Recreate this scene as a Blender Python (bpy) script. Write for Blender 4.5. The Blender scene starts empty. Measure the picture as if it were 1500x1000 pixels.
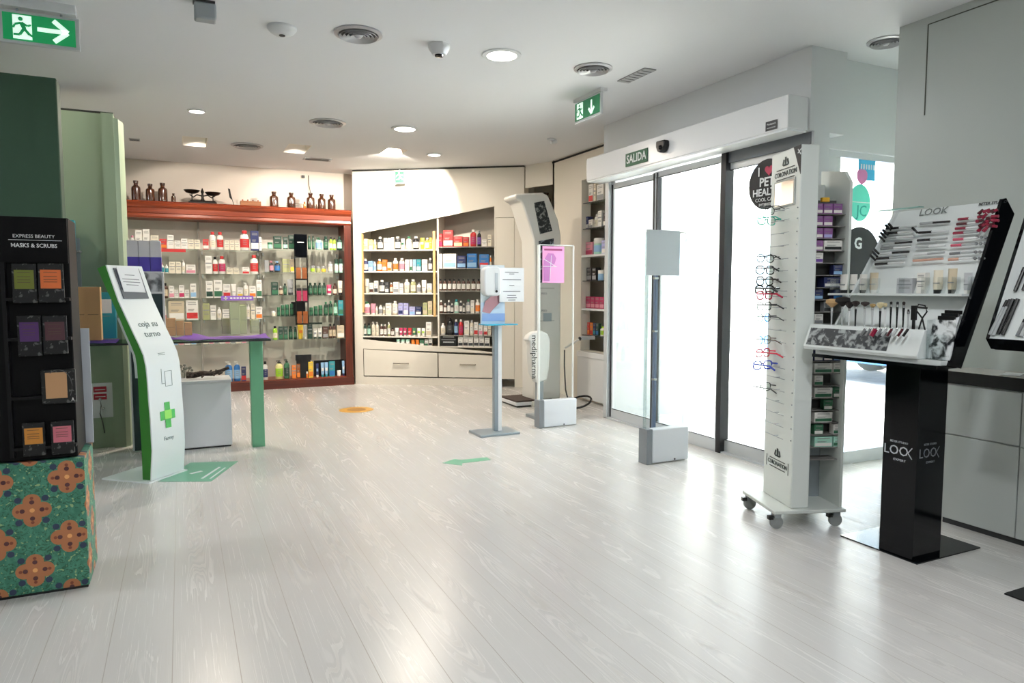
WORLD, SUN, EXPO = 32.0, 45.0, 0.0
import bpy, bmesh, math, random
from mathutils import Matrix, Vector
random.seed(11)
C = bpy.context.scene.collection
PI = math.pi

# ------------------------------------------------------------------ camera model (image 1500 x 1000)
F = 1020.0; H0 = 1.25
PITCH = math.atan((500 - 424) / F)
YAW = math.atan((750 - 265) / (F / math.cos(PITCH)))
CEIL = 2.8
def ray(px, py):
    a = (px - 750) / F; b = (500 - py) / F
    f = math.cos(PITCH) + b * math.sin(PITCH); u = -math.sin(PITCH) + b * math.cos(PITCH)
    return (a * math.cos(YAW) + f * math.sin(YAW), -a * math.sin(YAW) + f * math.cos(YAW), u)
def at_z(px, py, z):
    r = ray(px, py); t = (z - H0) / r[2]; return (r[0] * t, r[1] * t, z)
def at_y(px, py, y):
    r = ray(px, py); t = y / r[1]; return (r[0] * t, y, H0 + r[2] * t)
def at_x(px, py, x):
    r = ray(px, py); t = x / r[0]; return (x, r[1] * t, H0 + r[2] * t)
def at_plane(px, py, P, n):
    r = ray(px, py); d = r[0] * n[0] + r[1] * n[1]
    t = (P[0] * n[0] + P[1] * n[1]) / d; return (r[0] * t, r[1] * t, H0 + r[2] * t)

# ------------------------------------------------------------------ materials
def lin(h):
    if not isinstance(h, str): return tuple(h)
    h = h.lstrip('#'); o = []
    for i in (0, 2, 4):
        c = int(h[i:i + 2], 16) / 255
        o.append(c / 12.92 if c <= .04045 else ((c + .055) / 1.055) ** 2.4)
    return tuple(o)
MATS = {}
def mat(name, col='#ffffff', rough=.5, metal=0., emit=None, es=0., spec=.5, coat=0.):
    if name in MATS: return MATS[name]
    m = bpy.data.materials.new(name); m.use_nodes = True
    b = m.node_tree.nodes['Principled BSDF']
    b.inputs['Base Color'].default_value = (*lin(col), 1)
    b.inputs['Roughness'].default_value = rough
    b.inputs['Metallic'].default_value = metal
    b.inputs['Specular IOR Level'].default_value = spec
    if coat: b.inputs['Coat Weight'].default_value = coat
    if emit:
        b.inputs['Emission Color'].default_value = (*lin(emit), 1)
        b.inputs['Emission Strength'].default_value = es
    m.diffuse_color = (*lin(col), 1)
    MATS[name] = m; return m
def glassmat(name, tint='#fbfefd', refl=.03, rough=.02):
    if name in MATS: return MATS[name]
    m = bpy.data.materials.new(name); m.use_nodes = True
    nt = m.node_tree; nt.nodes.clear()
    o = nt.nodes.new('ShaderNodeOutputMaterial'); mx = nt.nodes.new('ShaderNodeMixShader')
    t = nt.nodes.new('ShaderNodeBsdfTransparent'); g = nt.nodes.new('ShaderNodeBsdfGlossy')
    lw = nt.nodes.new('ShaderNodeLayerWeight'); lw.inputs['Blend'].default_value = .25
    mp = nt.nodes.new('ShaderNodeMath'); mp.operation = 'MULTIPLY_ADD'
    mp.inputs[1].default_value = .3; mp.inputs[2].default_value = refl
    t.inputs[0].default_value = (*lin(tint), 1); g.inputs['Roughness'].default_value = rough
    nt.links.new(lw.outputs['Fresnel'], mp.inputs[0]); nt.links.new(mp.outputs[0], mx.inputs[0])
    nt.links.new(t.outputs[0], mx.inputs[1]); nt.links.new(g.outputs[0], mx.inputs[2])
    nt.links.new(mx.outputs[0], o.inputs[0]); m.diffuse_color = (*lin(tint), .3)
    MATS[name] = m; return m
def film(name, col, k=.5):     # thin sheet that lets some light through
    m = mat(name, col, .6); nt = m.node_tree; b = nt.nodes['Principled BSDF']; o = [n for n in nt.nodes if n.type == 'OUTPUT_MATERIAL'][0]
    t = nt.nodes.new('ShaderNodeBsdfTranslucent'); t.inputs[0].default_value = (*lin(col), 1)
    mx = nt.nodes.new('ShaderNodeMixShader'); mx.inputs[0].default_value = k
    nt.links.new(b.outputs[0], mx.inputs[1]); nt.links.new(t.outputs[0], mx.inputs[2]); nt.links.new(mx.outputs[0], o.inputs[0]); return m
class V:
    """node-graph arithmetic"""
    def __init__(s, nt, x): s.nt = nt; s.x = x
    def op(s, o, *b):
        n = s.nt.nodes.new('ShaderNodeMath'); n.operation = o
        for i, q in enumerate((s,) + b):
            if isinstance(q, V): s.nt.links.new(q.x, n.inputs[i])
            else: n.inputs[i].default_value = q
        return V(s.nt, n.outputs[0])
    def __add__(s, b): return s.op('ADD', b)
    def __sub__(s, b): return s.op('SUBTRACT', b)
    def __mul__(s, b): return s.op('MULTIPLY', b)
    def __lt__(s, b): return s.op('LESS_THAN', b)
    def __gt__(s, b): return s.op('GREATER_THAN', b)
    def abs(s): return s.op('ABSOLUTE')
    def max(s, b): return s.op('MAXIMUM', b)
    def min(s, b): return s.op('MINIMUM', b)
    def sin(s): return s.op('SINE')
    def floor(s): return s.op('FLOOR')
    def sqrt(s): return s.op('SQRT')
    def smooth(s, a, b):
        n = s.nt.nodes.new('ShaderNodeMapRange'); n.interpolation_type = 'SMOOTHSTEP'
        s.nt.links.new(s.x, n.inputs[0]); n.inputs[1].default_value = a; n.inputs[2].default_value = b
        return V(s.nt, n.outputs[0])
def coords(nt):
    t = nt.nodes.new('ShaderNodeTexCoord'); s = nt.nodes.new('ShaderNodeSeparateXYZ')
    nt.links.new(t.outputs['Object'], s.inputs[0])
    return [V(nt, s.outputs[i]) for i in range(3)]
def combine(nt, x, y, z=0.):
    n = nt.nodes.new('ShaderNodeCombineXYZ')
    for i, q in enumerate((x, y, z)):
        if isinstance(q, V): nt.links.new(q.x, n.inputs[i])
        else: n.inputs[i].default_value = q
    return n.outputs[0]
def noise(nt, vec, scale=1., detail=2., dist=0.):
    n = nt.nodes.new('ShaderNodeTexNoise'); nt.links.new(vec, n.inputs['Vector'])
    n.inputs['Scale'].default_value = scale; n.inputs['Detail'].default_value = detail
    n.inputs['Distortion'].default_value = dist
    return V(nt, n.outputs['Fac'])
def mixc(nt, fac, a, b):
    n = nt.nodes.new('ShaderNodeMix'); n.data_type = 'RGBA'
    if isinstance(fac, V): nt.links.new(fac.x, n.inputs[0])
    else: n.inputs[0].default_value = fac
    for i, q in ((6, a), (7, b)):
        if isinstance(q, str): n.inputs[i].default_value = (*lin(q), 1)
        else: nt.links.new(q, n.inputs[i])
    return n.outputs[2]

def floor_mat():
    m = mat('whitewashed_planks', '#cfcbc4', .3); nt = m.node_tree; b = nt.nodes['Principled BSDF']
    x, y, z = coords(nt)
    q = (x + .093 + 20.) * (1 / .2023)
    idx = q.floor(); u = q - idx - .5
    h = (idx * 12.9898).sin() * 43.7
    h = h - h.floor()
    # cathedral grain: rings of a noise stretched along the plank, strongest at the plank heart
    g = noise(nt, combine(nt, u * 1.5 + h * 9., y * .75 + h * 31.), 1., 2., .35)
    bowl = u * u * 1.6
    rings = ((g * 3.0 + bowl) * 26.).sin()
    fine = noise(nt, combine(nt, u * 55. + h * 5., y * 1.6 + h * 7.), 1., 3.)
    heart = (u.abs() * -1. + .52).smooth(.16, .46)
    patch = noise(nt, combine(nt, u * .8 + h * 3., y * .9 + h * 77.), 1., 1.).smooth(.42, .62)
    line = rings.smooth(.45, .95) * heart * patch
    light = (rings * -1.).smooth(.45, .95) * heart * patch
    tone = noise(nt, combine(nt, idx * 3.7, y * .15), 1., 1.)
    c = mixc(nt, tone, '#c9c7c4', '#d2d0cd')
    c = mixc(nt, fine.smooth(.4, .8) * .16, c, '#b9b1a4')
    c = mixc(nt, line * .30, c, '#a39b8f')
    c = mixc(nt, light * .4, c, '#eae7e2')
    seam = (u.abs() > .4925)
    c = mixc(nt, seam * .75, c, '#8b8277')
    nt.links.new(c, b.inputs['Base Color'])
    r = fine * .10 + .21 + line * .08 + seam * .2
    nt.links.new(r.x, b.inputs['Roughness'])
    return m
def tile_mat():
    m = mat('flower_tile_print', '#3f8a6c', .5); nt = m.node_tree; b = nt.nodes['Principled BSDF']
    x, y, z = coords(nt)
    s = 1 / .125
    a = (x + y + 10.09) * s; c_ = (z + .02) * s
    # staggered lattice: two square lattices of pitch 2
    def cell(a, c):
        u = a - (a * .5 + .5).floor() * 2.; v = c - (c * .5 + .5).floor() * 2.
        return u, v
    u1, v1 = cell(a, c_); u2, v2 = cell(a + 1., c_ + 1.)
    d1 = u1 * u1 + v1 * v1; d2 = u2 * u2 + v2 * v2
    near = d1 < d2
    U = (u1 * near + u2 * (near * -1. + 1.)).abs(); W = (v1 * near + v2 * (near * -1. + 1.)).abs()
    A = U.max(W); B = U.min(W)
    def disc(p, q, r): return ((A - p) * (A - p) + (B - q) * (B - q)) < r * r
    nz = noise(nt, combine(nt, x + y, y - x, z), 38., 3.)
    nz2 = noise(nt, combine(nt, x + y + 3., z * 1., y), 48., 2., 2.2)
    c = mixc(nt, nz.smooth(.35, .65), '#3f8169', '#4f957b')
    c = mixc(nt, (nz2.smooth(.55, .58)) * .75, c, '#2b5a3e')
    c = mixc(nt, (noise(nt, combine(nt, x + y, z, 5.), 60., 1.) > .66), c, '#9dbb86')
    c = mixc(nt, disc(.37, .37, .10), c, '#34405a')
    c = mixc(nt, disc(.29, .0, .25).max(disc(0., 0., .27)), c, '#bd7a50')
    c = mixc(nt, disc(.40, .0, .05), c, '#8a4a35')
    c = mixc(nt, disc(.27, .0, .07), c, '#5b3236')
    c = mixc(nt, disc(0., 0., .07), c, '#f0b070')
    nt.links.new(c, b.inputs['Base Color'])
    return m
def wood_mat(name, c1, c2, rough=.35, axis=0):
    m = mat(name, c1, rough); nt = m.node_tree; b = nt.nodes['Principled BSDF']
    p = coords(nt); k = [30., 30., 30.]; k[axis] = 1.5
    n = noise(nt, combine(nt, p[0] * k[0], p[1] * k[1], p[2] * k[2]), 1., 4., .6)
    nt.links.new(mixc(nt, n.smooth(.3, .7), c1, c2), b.inputs['Base Color']); return m
def speckle_mat(name, c1, c2, scale, rough=.5, lo=.4, hi=.6):
    m = mat(name, c1, rough); nt = m.node_tree; b = nt.nodes['Principled BSDF']
    p = coords(nt); n = noise(nt, combine(nt, *p), scale, 3., .5)
    nt.links.new(mixc(nt, n.smooth(lo, hi), c1, c2), b.inputs['Base Color']); return m

# ------------------------------------------------------------------ mesh builder
class MB:
    def __init__(s): s.v = []; s.f = []; s.mi = []; s.sm = []; s.mats = []; s.cur = 0; s.T = None
    def use(s, m):
        if m not in s.mats: s.mats.append(m)
        s.cur = s.mats.index(m); return s
    def add(s, vs, fs, smooth=False):
        o = len(s.v)
        for p in vs:
            p = Vector(p)
            if s.T is not None: p = s.T @ p
            s.v.append(tuple(p))
        for f in fs: s.f.append(tuple(i + o for i in f)); s.mi.append(s.cur); s.sm.append(smooth)
        return s
    def box(s, x0, x1, y0, y1, z0, z1):
        vs = [(x, y, z) for x in (x0, x1) for y in (y0, y1) for z in (z0, z1)]
        return s.add(vs, [(0, 1, 3, 2), (4, 6, 7, 5), (0, 4, 5, 1), (2, 3, 7, 6), (0, 2, 6, 4), (1, 5, 7, 3)])
    def prism(s, pts, axis, a0, a1, smooth=False):
        n = len(pts)
        def P(p, a):
            return {'x': (a, p[0], p[1]), 'y': (p[0], a, p[1]), 'z': (p[0], p[1], a)}[axis]
        vs = [P(p, a0) for p in pts] + [P(p, a1) for p in pts]
        s.add(vs, [tuple(range(n)), tuple(range(2 * n - 1, n - 1, -1))])
        o = len(s.v) - 2 * n
        for i in range(n):
            j = (i + 1) % n; s.f.append((o + i, o + j, o + n + j, o + n + i)); s.mi.append(s.cur); s.sm.append(smooth)
        return s
    def lathe(s, prof, seg=16, c=(0, 0, 0), sx=1., sy=1., ring=False):
        vs = []; fs = []
        for r, z in prof:
            for k in range(seg):
                a = 2 * PI * k / seg
                vs.append((c[0] + r * sx * math.cos(a), c[1] + r * sy * math.sin(a), c[2] + z))
        for i in range(len(prof) - 1):
            for k in range(seg):
                k2 = (k + 1) % seg
                fs.append((i * seg + k, i * seg + k2, (i + 1) * seg + k2, (i + 1) * seg + k))
        if ring: fs += [((len(prof) - 1) * seg + k, (len(prof) - 1) * seg + (k + 1) % seg, (k + 1) % seg, k) for k in range(seg)]
        s.add(vs, fs, True)
        o = len(s.v) - len(vs)
        if ring: return s
        if prof[0][0] > 1e-5: s.f.append(tuple(o + k for k in reversed(range(seg)))); s.mi.append(s.cur); s.sm.append(False)
        if prof[-1][0] > 1e-5: s.f.append(tuple(o + (len(prof) - 1) * seg + k for k in range(seg))); s.mi.append(s.cur); s.sm.append(False)
        return s
    def cyl(s, p0, p1, r, seg=12, r2=None):
        return s.tube([p0, p1], r, seg, r2)
    def tube(s, pts, r, seg=8, r2=None, closed=False):
        pts = [Vector(p) for p in pts]; n = len(pts); vs = []; fs = []
        up = Vector((0, 0, 1))
        for i, p in enumerate(pts):
            if closed: t = pts[(i + 1) % n] - pts[i - 1]
            else: t = pts[min(i + 1, n - 1)] - pts[max(i - 1, 0)]
            t.normalize()
            a = t.cross(up)
            if a.length < 1e-3: a = t.cross(Vector((1, 0, 0)))
            a.normalize(); b = t.cross(a)
            rr = r if r2 is None else r + (r2 - r) * i / max(1, n - 1)
            for k in range(seg):
                w = 2 * PI * k / seg; vs.append(p + a * rr * math.cos(w) + b * rr * math.sin(w))
        m = n if closed else n - 1
        for i in range(m):
            j = (i + 1) % n
            for k in range(seg):
                k2 = (k + 1) % seg; fs.append((i * seg + k, i * seg + k2, j * seg + k2, j * seg + k))
        if not closed: fs += [tuple(reversed(range(seg))), tuple((n - 1) * seg + k for k in range(seg))]
        return s.add(vs, fs, True)
    def sphere(s, c, r, seg=12, rings=8, sc=(1, 1, 1)):
        prof = [(max(1e-6, math.sin(PI * i / rings)) * r, -math.cos(PI * i / rings) * r * sc[2]) for i in range(rings + 1)]
        return s.lathe(prof, seg, c, sc[0], sc[1])
    def strokes(s, segs, w, plane_T, th):
        """flat strokes (x0,y0,x1,y1) of width w in local xy, thickness th in z, placed by plane_T"""
        old = s.T; s.T = plane_T if old is None else old @ plane_T
        for q in segs:
            x0, y0, x1, y1 = q[:4]; ww = (q[4] if len(q) > 4 else w) / 2
            d = Vector((x1 - x0, y1 - y0, 0)); d.normalize(); n = Vector((-d.y, d.x, 0)) * ww
            a = Vector((x0, y0, 0)); b = Vector((x1, y1, 0))
            vs = [a - n, b - n, b + n, a + n]; vs = vs + [p + Vector((0, 0, th)) for p in vs]
            s.add(vs, [(3, 2, 1, 0), (4, 5, 6, 7), (0, 1, 5, 4), (1, 2, 6, 5), (2, 3, 7, 6), (3, 0, 4, 7)])
        s.T = old; return s
    def mesh(s, name):
        me = bpy.data.meshes.new(name); me.from_pydata(s.v, [], s.f)
        for m in s.mats: me.materials.append(m)
        me.polygons.foreach_set('material_index', s.mi)
        me.polygons.foreach_set('use_smooth', s.sm); me.update()
        bm = bmesh.new(); bm.from_mesh(me); bmesh.ops.recalc_face_normals(bm, faces=bm.faces); bm.to_mesh(me); bm.free()
        me.set_sharp_from_angle(angle=math.radians(38))
        return me
    def build(s, name, parent=None, bevel=0., seg=2):
        o = bpy.data.objects.new(name, s.mesh(name)); C.objects.link(o)
        if parent is not None: o.parent = parent
        if bevel:
            b = o.modifiers.new('bevel', 'BEVEL'); b.width = bevel; b.segments = seg; b.limit_method = 'ANGLE'
            b.angle_limit = math.radians(40)
        return o
def mb(m): return MB().use(m)
def B(m, *a): return mb(m).box(*a)
def tag(o, label, cat, group=None):
    o['label'] = label; o['category'] = cat
    if group: o['group'] = group
    return o
def thing(name, label, cat, loc=(0, 0, 0), rz=0., group=None):
    o = bpy.data.objects.new(name, None); C.objects.link(o); o.location = loc; o.rotation_euler = (0, 0, rz)
    o.empty_display_size = .05
    return tag(o, label, cat, group)
def struct(m, name, parent=None, bevel=0.):
    o = m.build(name, parent, bevel)
    if parent is None: o['kind'] = 'structure'
    return o
def text_part(txt, size, m, parent, M4, name='lettering', align='CENTER', ext=.0008, bold=0., sx=1.):
    cu = bpy.data.curves.new('t', 'FONT'); cu.body = txt; cu.size = size; cu.align_x = align; cu.align_y = 'CENTER'
    cu.extrude = ext; cu.offset = bold; cu.resolution_u = 2
    o = bpy.data.objects.new('t', cu); C.objects.link(o)
    dg = bpy.context.evaluated_depsgraph_get(); me = bpy.data.meshes.new_from_object(o.evaluated_get(dg))
    bpy.data.objects.remove(o); bpy.data.curves.remove(cu)
    me.transform(M4 @ Matrix.Diagonal((sx, 1, 1, 1))); me.materials.clear(); me.materials.append(m)
    r = bpy.data.objects.new(name, me); C.objects.link(r)
    if parent is not None: r.parent = parent
    return r
def frame(origin, xdir, ydir):
    """matrix whose local x,y run along xdir,ydir (local z = outward normal)"""
    x = Vector(xdir).normalized(); y = Vector(ydir).normalized(); z = x.cross(y).normalized(); y = z.cross(x)
    M = Matrix((x, y, z)).transposed().to_4x4(); M.translation = Vector(origin); return M
def face_ym(x, y, z): return frame((x, y, z), (1, 0, 0), (0, 0, 1))      # faces the camera side (-Y)
def face_xm(x, y, z): return frame((x, y, z), (0, -1, 0), (0, 0, 1))     # faces -X
# ------------------------------------------------------------------ shared materials
white = mat('white_paint', '#d6d9da', .55)
ceilm = mat('ceiling_plaster', '#e3e4e6', .8)
warmwall = mat('back_wall_paint', '#cfc6bb', .7)
gloss_white = mat('gloss_white_laminate', '#e6e7e8', .25)
creamlam = mat('cream_laminate', '#e2dccf', .45)
black = mat('black_plastic', '#0c0c0d', .35)
glossblack = mat('gloss_black_acrylic', '#05070b', .1, spec=.3)
darkgrey = mat('dark_grey_plastic', '#37383a', .5)
alu = mat('brushed_aluminium', '#d0d3d5', .3, .25)
steel = mat('grey_painted_steel', '#9aa1a5', .4, .4)
chrome = mat('chrome', '#d5d7d9', .12, 1.)
paper = mat('white_paper', '#eef0f2', .8)
inkg = mat('grey_print', '#7b7e84', .7)
glass = glassmat('clear_glass')
shelfglass = glassmat('green_edge_glass', '#f1f6f3', .05)
acrylic = glassmat('clear_acrylic', '#fafcfc', .02, .08)
mahog = wood_mat('mahogany', '#6e2a13', '#8f3d1d', .3)
mahogv = wood_mat('mahogany_upright', '#471b10', '#642a17', .3, 2)
pine = wood_mat('pale_wood_strip', '#c9a067', '#dcb880', .5, 2)
greend = mat('dark_green_panel', '#2c4a36', .6)
greenl = mat('sage_green_panel', '#98aa90', .5)
greenp = mat('desk_leg_green', '#67a580', .45)
purple = mat('purple_film', '#7443b4', .35)
led = mat('led_diffuser', '#ffffff', .5, emit='#fff6ea', es=14.)
signgreen = mat('exit_sign_green', '#12a05c', .4, emit='#0f9a58', es=.25)
signwhite = mat('exit_sign_white', '#e9fff2', .4, emit='#e2fff0', es=.7)
signdark = mat('sign_green', '#1f5b3c', .5)
whiteink = mat('white_print', '#e9eceb', .6)
blackink = mat('black_print', '#151617', .6)
alumdark = mat('dark_door_seal', '#1c1d22', .45)

# ------------------------------------------------------------------ setting
XR = 3.9      # right cupboard wall
struct(B(floor_mat(), -4.5, 6.2, -4, 9.9, -.05, 0), 'floor')
# ceiling with the three square recesses of the wall-washer lamps
REC = [(.06, .30, 7.92, 8.42), (1.09, 1.33, 7.85, 8.35), (2.1, 2.34, 7.62, 8.0)]
def plate(m, x0, x1, y0, y1, holes, mk):
    xs = sorted({x0, x1} | {h[0] for h in holes} | {h[1] for h in holes})
    ys = sorted({y0, y1} | {h[2] for h in holes} | {h[3] for h in holes})
    for i in range(len(xs) - 1):
        for j in range(len(ys) - 1):
            cx = (xs[i] + xs[i + 1]) / 2; cy = (ys[j] + ys[j + 1]) / 2
            if any(h[0] < cx < h[1] and h[2] < cy < h[3] for h in holes): continue
            mk(m, xs[i], xs[i + 1], ys[j], ys[j + 1])
cb = mb(ceilm); plate(cb, -4.5, 6.2, -4, 9.9, REC, lambda m, a, b, c, d: m.box(a, b, c, d, CEIL, CEIL + .1))
struct(cb, 'ceiling')
struct(B(warmwall, -4.5, 4.6, 9.55, 9.75, 0, CEIL), 'wall_back')
struct(B(white, -4.6, -4.4, -4, 9.55, 0, CEIL), 'wall_left')
struct(B(white, -4.4, 3.9, -4.2, -4, 0, CEIL), 'wall_near')
# sage partition on the left: panel, pilaster and its rounded edge
t = mb(greenl)
a = at_y(88, 163, 6.3)[0]; b_ = at_y(148, 168, 6.3)[0]; c_ = at_y(166, 168, 6.3)[0]; d_ = at_y(178, 175, 6.3)[0]
t.box(-4.4, b_, 6.3, 6.5, 0, 2.6); t.box(b_, c_, 6.26, 6.5, 0, 2.6)
t.prism([(c_, 6.27), (c_ + .03, 6.29), (d_ - .02, 6.34), (d_, 6.42), (d_, 6.5), (c_, 6.5)], 'z', 0, 2.57)
struct(t, 'wall_partition')
struct(B(mat('shadow_gap', '#2b2d2a', .8), -4.4, c_, 6.30, 6.49, 2.6, 2.615), 'trim_1')  # solid dark strip; its colour stands in for shade above the partition
o = B(greend, -1.8, at_y(82, 113, 5.3)[0], 5.3, 5.45, 0, 2.58).build('partition_panel', None, .008)
tag(o, 'tall dark green panel standing behind the black mask display', 'panel')

# right: side wall with the niche, beyond the door
NX = 4.1
w = mb(creamlam)
w.box(NX, NX + .12, 6.82, 7.5, 0, CEIL)
w.box(NX, NX + .12, 5.72, 6.82, 2.47, CEIL); w.box(NX, NX + .12, 5.72, 6.82, 0, .56)
w.box(NX + .32, NX + .42, 5.72, 7.5, .0, CEIL)
w.box(NX, NX + .42, 7.46, 7.5, 0, CEIL)
struct(w, 'wall_right')
struct(B(mat('shadow_gap2', '#1d1b19', .8), NX - .008, NX, 5.75, 7.5, CEIL - .035, CEIL - .015), 'trim_2')  # solid strip, coloured dark as the shade below the ceiling
nk = mb(white)
nk.box(3.74, NX + .42, 5.62, 5.72, 0, CEIL)
struct(nk, 'wall_doorside')
struct(B(creamlam, 4.6, 4.7, 7.4, 9.55, 0, CEIL), 'wall_recess')
# bulkhead above the doors and the shopfront wall around the right window
struct(B(white, 3.68, 4.0, 3.3, 5.72, 2.27, CEIL), 'wall_bulkhead')
w = mb(white)
WX0, WX1 = 3.93, 5.35
w.box(3.8, 6.0, 3.4, 3.5, 2.2, CEIL); w.box(3.74, WX0, 3.4, 3.5, 0, 2.2); w.box(WX1, 6.0, 3.4, 3.5, 0, 2.2)
struct(w, 'wall_shopfront')
struct(B(white, 3.72, 3.86, 3.3, 3.42, 0, 2.27), 'trim_3')
wf = B(alu, WX0, WX1, 3.42, 3.48, 0, .09).box(WX0, WX1, 3.43, 3.47, 2.16, 2.2).box(WX1 - .04, WX1, 3.43, 3.47, .09, 2.16).build('window_1')
wf['kind'] = 'structure'
B(glass, WX0, WX1 - .04, 3.445, 3.455, .09, 2.16).build('pane', wf)
struct(B(white, 5.9, 6.0, 2.8, 3.4, 0, CEIL), 'wall_alcove')
# right cupboard wall with its recessed panel joints
w = B(mat('grey_green_lacquer', '#b6bcb8', .35), XR, 6.0, -4, 2.86, 0, CEIL)
struct(w, 'wall_cupboard')
gm = mat('panel_joint', '#55584f', .8)
P1 = at_x(1360, 36, XR); P2 = at_x(1452, 0, XR)
j = B(gm, XR - .002, XR, P1[1] - .003, P1[1] + .003, 2.25, P1[2]).box(XR - .002, XR, -1.5, P1[1], P1[2] - .003, P1[2] + .003)
struct(j, 'trim_4')

# ------------------------------------------------------------------ sliding door (door_1)
XD = 3.72
dr = bpy.data.objects.new('door_1', None); C.objects.link(dr); dr['kind'] = 'structure'; dr.location = (XD, 4.5, 0)
def D(m, x0, x1, y0, y1, z0, z1, name, bev=0.):
    return B(m, x0, x1, y0 - 4.5, y1 - 4.5, z0, z1).build(name, dr, bev)
def leaf(y0, y1, xo, top, dark):
    f = mb(alu)
    f.box(xo - .015, xo + .015, y0 - 4.5, y1 - 4.5, 0.01, .10); f.box(xo - .015, xo + .015, y0 - 4.5, y1 - 4.5, top - .05, top)
    f.box(xo - .015, xo + .015, y0 - 4.5, y0 - 4.5 + .035, .10, top - .05); f.box(xo - .015, xo + .015, y1 - 4.5 - .035, y1 - 4.5, .10, top - .05)
    fo = f.build('door_leaf', dr)
    s = mb(alumdark)
    for yy in dark: s.box(xo - .02, xo + .02, yy - 4.5 - .009, yy - 4.5 + .009, .02, top - .01)
    s.box(xo - .017, xo - .013, y0 + .04 - 4.5, y1 - .04 - 4.5, .098, .104); s.box(xo - .017, xo - .013, y0 + .04 - 4.5, y1 - .04 - 4.5, top - .054, top - .048)
    s.build('seal', fo)
    B(glass, xo - .004, xo + .004, y0 + .035 - 4.5, y1 - .035 - 4.5, .10, top - .05).build('pane', fo)
leaf(4.92, 5.66, .03, 2.25, (5.645,))
leaf(4.10, 4.96, -.01, 2.25, (4.945, 4.90))
leaf(3.36, 4.14, .03, 2.19, (4.115,))
D(alumdark, .0 - .03, .05, 4.07, 4.12, 0, 2.27, 'door_post')
D(mat('transom_grey', '#7b7f85', .4, .4), -.005, .05, 3.32, 4.07, 2.19, 2.27, 'top_rail')
D(alu, -.02, .07, 3.32, 5.70, 0, .012, 'threshold')
D(alu, -.02, .07, 5.66, 5.72, 0, 2.27, 'jamb'); 
# header box of the drive
hd = thing('door_header', 'long white drive box above the sliding glass door', 'door header', (3.5, 4.5, 2.27))
B(gloss_white, 0, .175, -1.19, 1.24, 0, .21).build('housing', hd, .006)
B(mat('header_underside', '#eef1f2', .2), .005, .17, -1.18, 1.23, -.012, 0).build('cover_strip', hd)
ss = thing('salida_sign', 'dark green sign with white letters SALIDA on the door header', 'sign', (3.498, 4.93, 2.355))
B(signdark, -.006, 0, -.155, .155, -.055, .055).build('sign_plate', ss)
text_part('SALIDA', .098, whiteink, ss, face_xm(-.0065, 0, 0), bold=.0015, sx=.86)
se = thing('motion_sensor', 'black rounded motion sensor on the white door header', 'sensor', (3.5, 4.55, 2.385))
mb(black).prism([(-.055, .035), (.055, .04), (.055, -.01), (.035, -.045), (0, -.06), (-.035, -.045), (-.055, -.01)], 'x', -.055, 0).build('housing', se, .012)
mb(glossblack).sphere((-.05, -.01, -.02), .022, 10, 6).build('lens', se)
st = thing('header_sticker', 'small black sticker with white print on the right end of the door header', 'sticker', (3.4985, 3.445, 2.312))
B(black, -.002, 0, -.05, .05, -.03, .03).build('backing', st)
text_part('Portatech', .019, whiteink, st, face_xm(-.0025, 0, .01)); text_part('INSTALACIONES', .010, whiteink, st, face_xm(-.0025, 0, -.014))
# round pet sticker on the glass
ps = thing('round_sticker', 'round black door sticker reading I heart PET HEALTH on the rightmost pane', 'sticker', (3.718 + .012, 3.70, 1.985))
dc = MB().use(mat('sticker_black', '#15171a', .5)); dc.T = Matrix.Rotation(PI / 2, 4, 'Y'); dc.lathe([(.175, 0), (.175, .003)], 40); dc.T = None; dc.build('disc', ps)
F1 = lambda y, z: face_xm(-.004, y, z)
text_part('I', .085, whiteink, ps, F1(.075, .09), bold=.002)
ht = MB().use(mat('heart_red', '#b32d4f', .5))
hp = []
for i in range(28):
    q = 2 * PI * i / 28; hp.append((-(16 * math.sin(q) ** 3) / 17 * .042 - .02, (13 * math.cos(q) - 5 * math.cos(2 * q) - 2 * math.cos(3 * q) - math.cos(4 * q)) / 17 * .042 + .095))
ht.prism(hp, 'x', -.005, -.001).build('heart', ps)
text_part('PET', .085, whiteink, ps, F1(0, .015), bold=.002); text_part('HEALTH', .07, whiteink, ps, F1(-.0, -.055), bold=.0015)
text_part('COOL CALM', .036, whiteink, ps, F1(0, -.105)); text_part('INTERIORS', .028, whiteink, ps, F1(0, -.14))

# ------------------------------------------------------------------ ceiling fittings
def lamp_area(name, loc, size, power, col, parent=None, rot=None, shape='DISK'):
    l = bpy.data.lights.new(name, 'AREA'); l.shape = shape; l.size = size; l.energy = power; l.color = col
    o = bpy.data.objects.new(name, l); C.objects.link(o); o.location = loc
    if rot: o.rotation_euler = rot
    if parent is not None: o.parent = parent
    return o
WARM = (1, .88, .74); NEUT = (.94, .97, 1)
def downlight(px, py, r, power, label, col=NEUT, loc=None, grp=None):
    p = loc or at_z(px, py, CEIL)
    t = thing('downlight', label, 'ceiling light', (p[0], p[1], CEIL), 0, grp)
    mb(white).lathe([(r, -.012), (r * 1.28, -.008), (r * 1.3, 0), (r * .98, 0)], 28, ring=True).build('trim_ring', t)
    mb(led).lathe([(r * .97, -.006), (r * .97, -.002)], 28).build('diffuser', t)
    lamp_area('lamp', (0, 0, -.013), r * 1.8, power, col, t)
downlight(735, 80, .10, 24, 'large round downlight in the ceiling near the dome camera, lit')
downlight(593, 188, .10, 30, 'round downlight in the ceiling in front of the white cabinet, lit', WARM)
downlight(288, 162, .06, 32, 'small round downlight in the ceiling above the teller kiosk, lit', WARM)
downlight(636, 226, .07, 14, 'dim small downlight close above the white cabinet', WARM)
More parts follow.
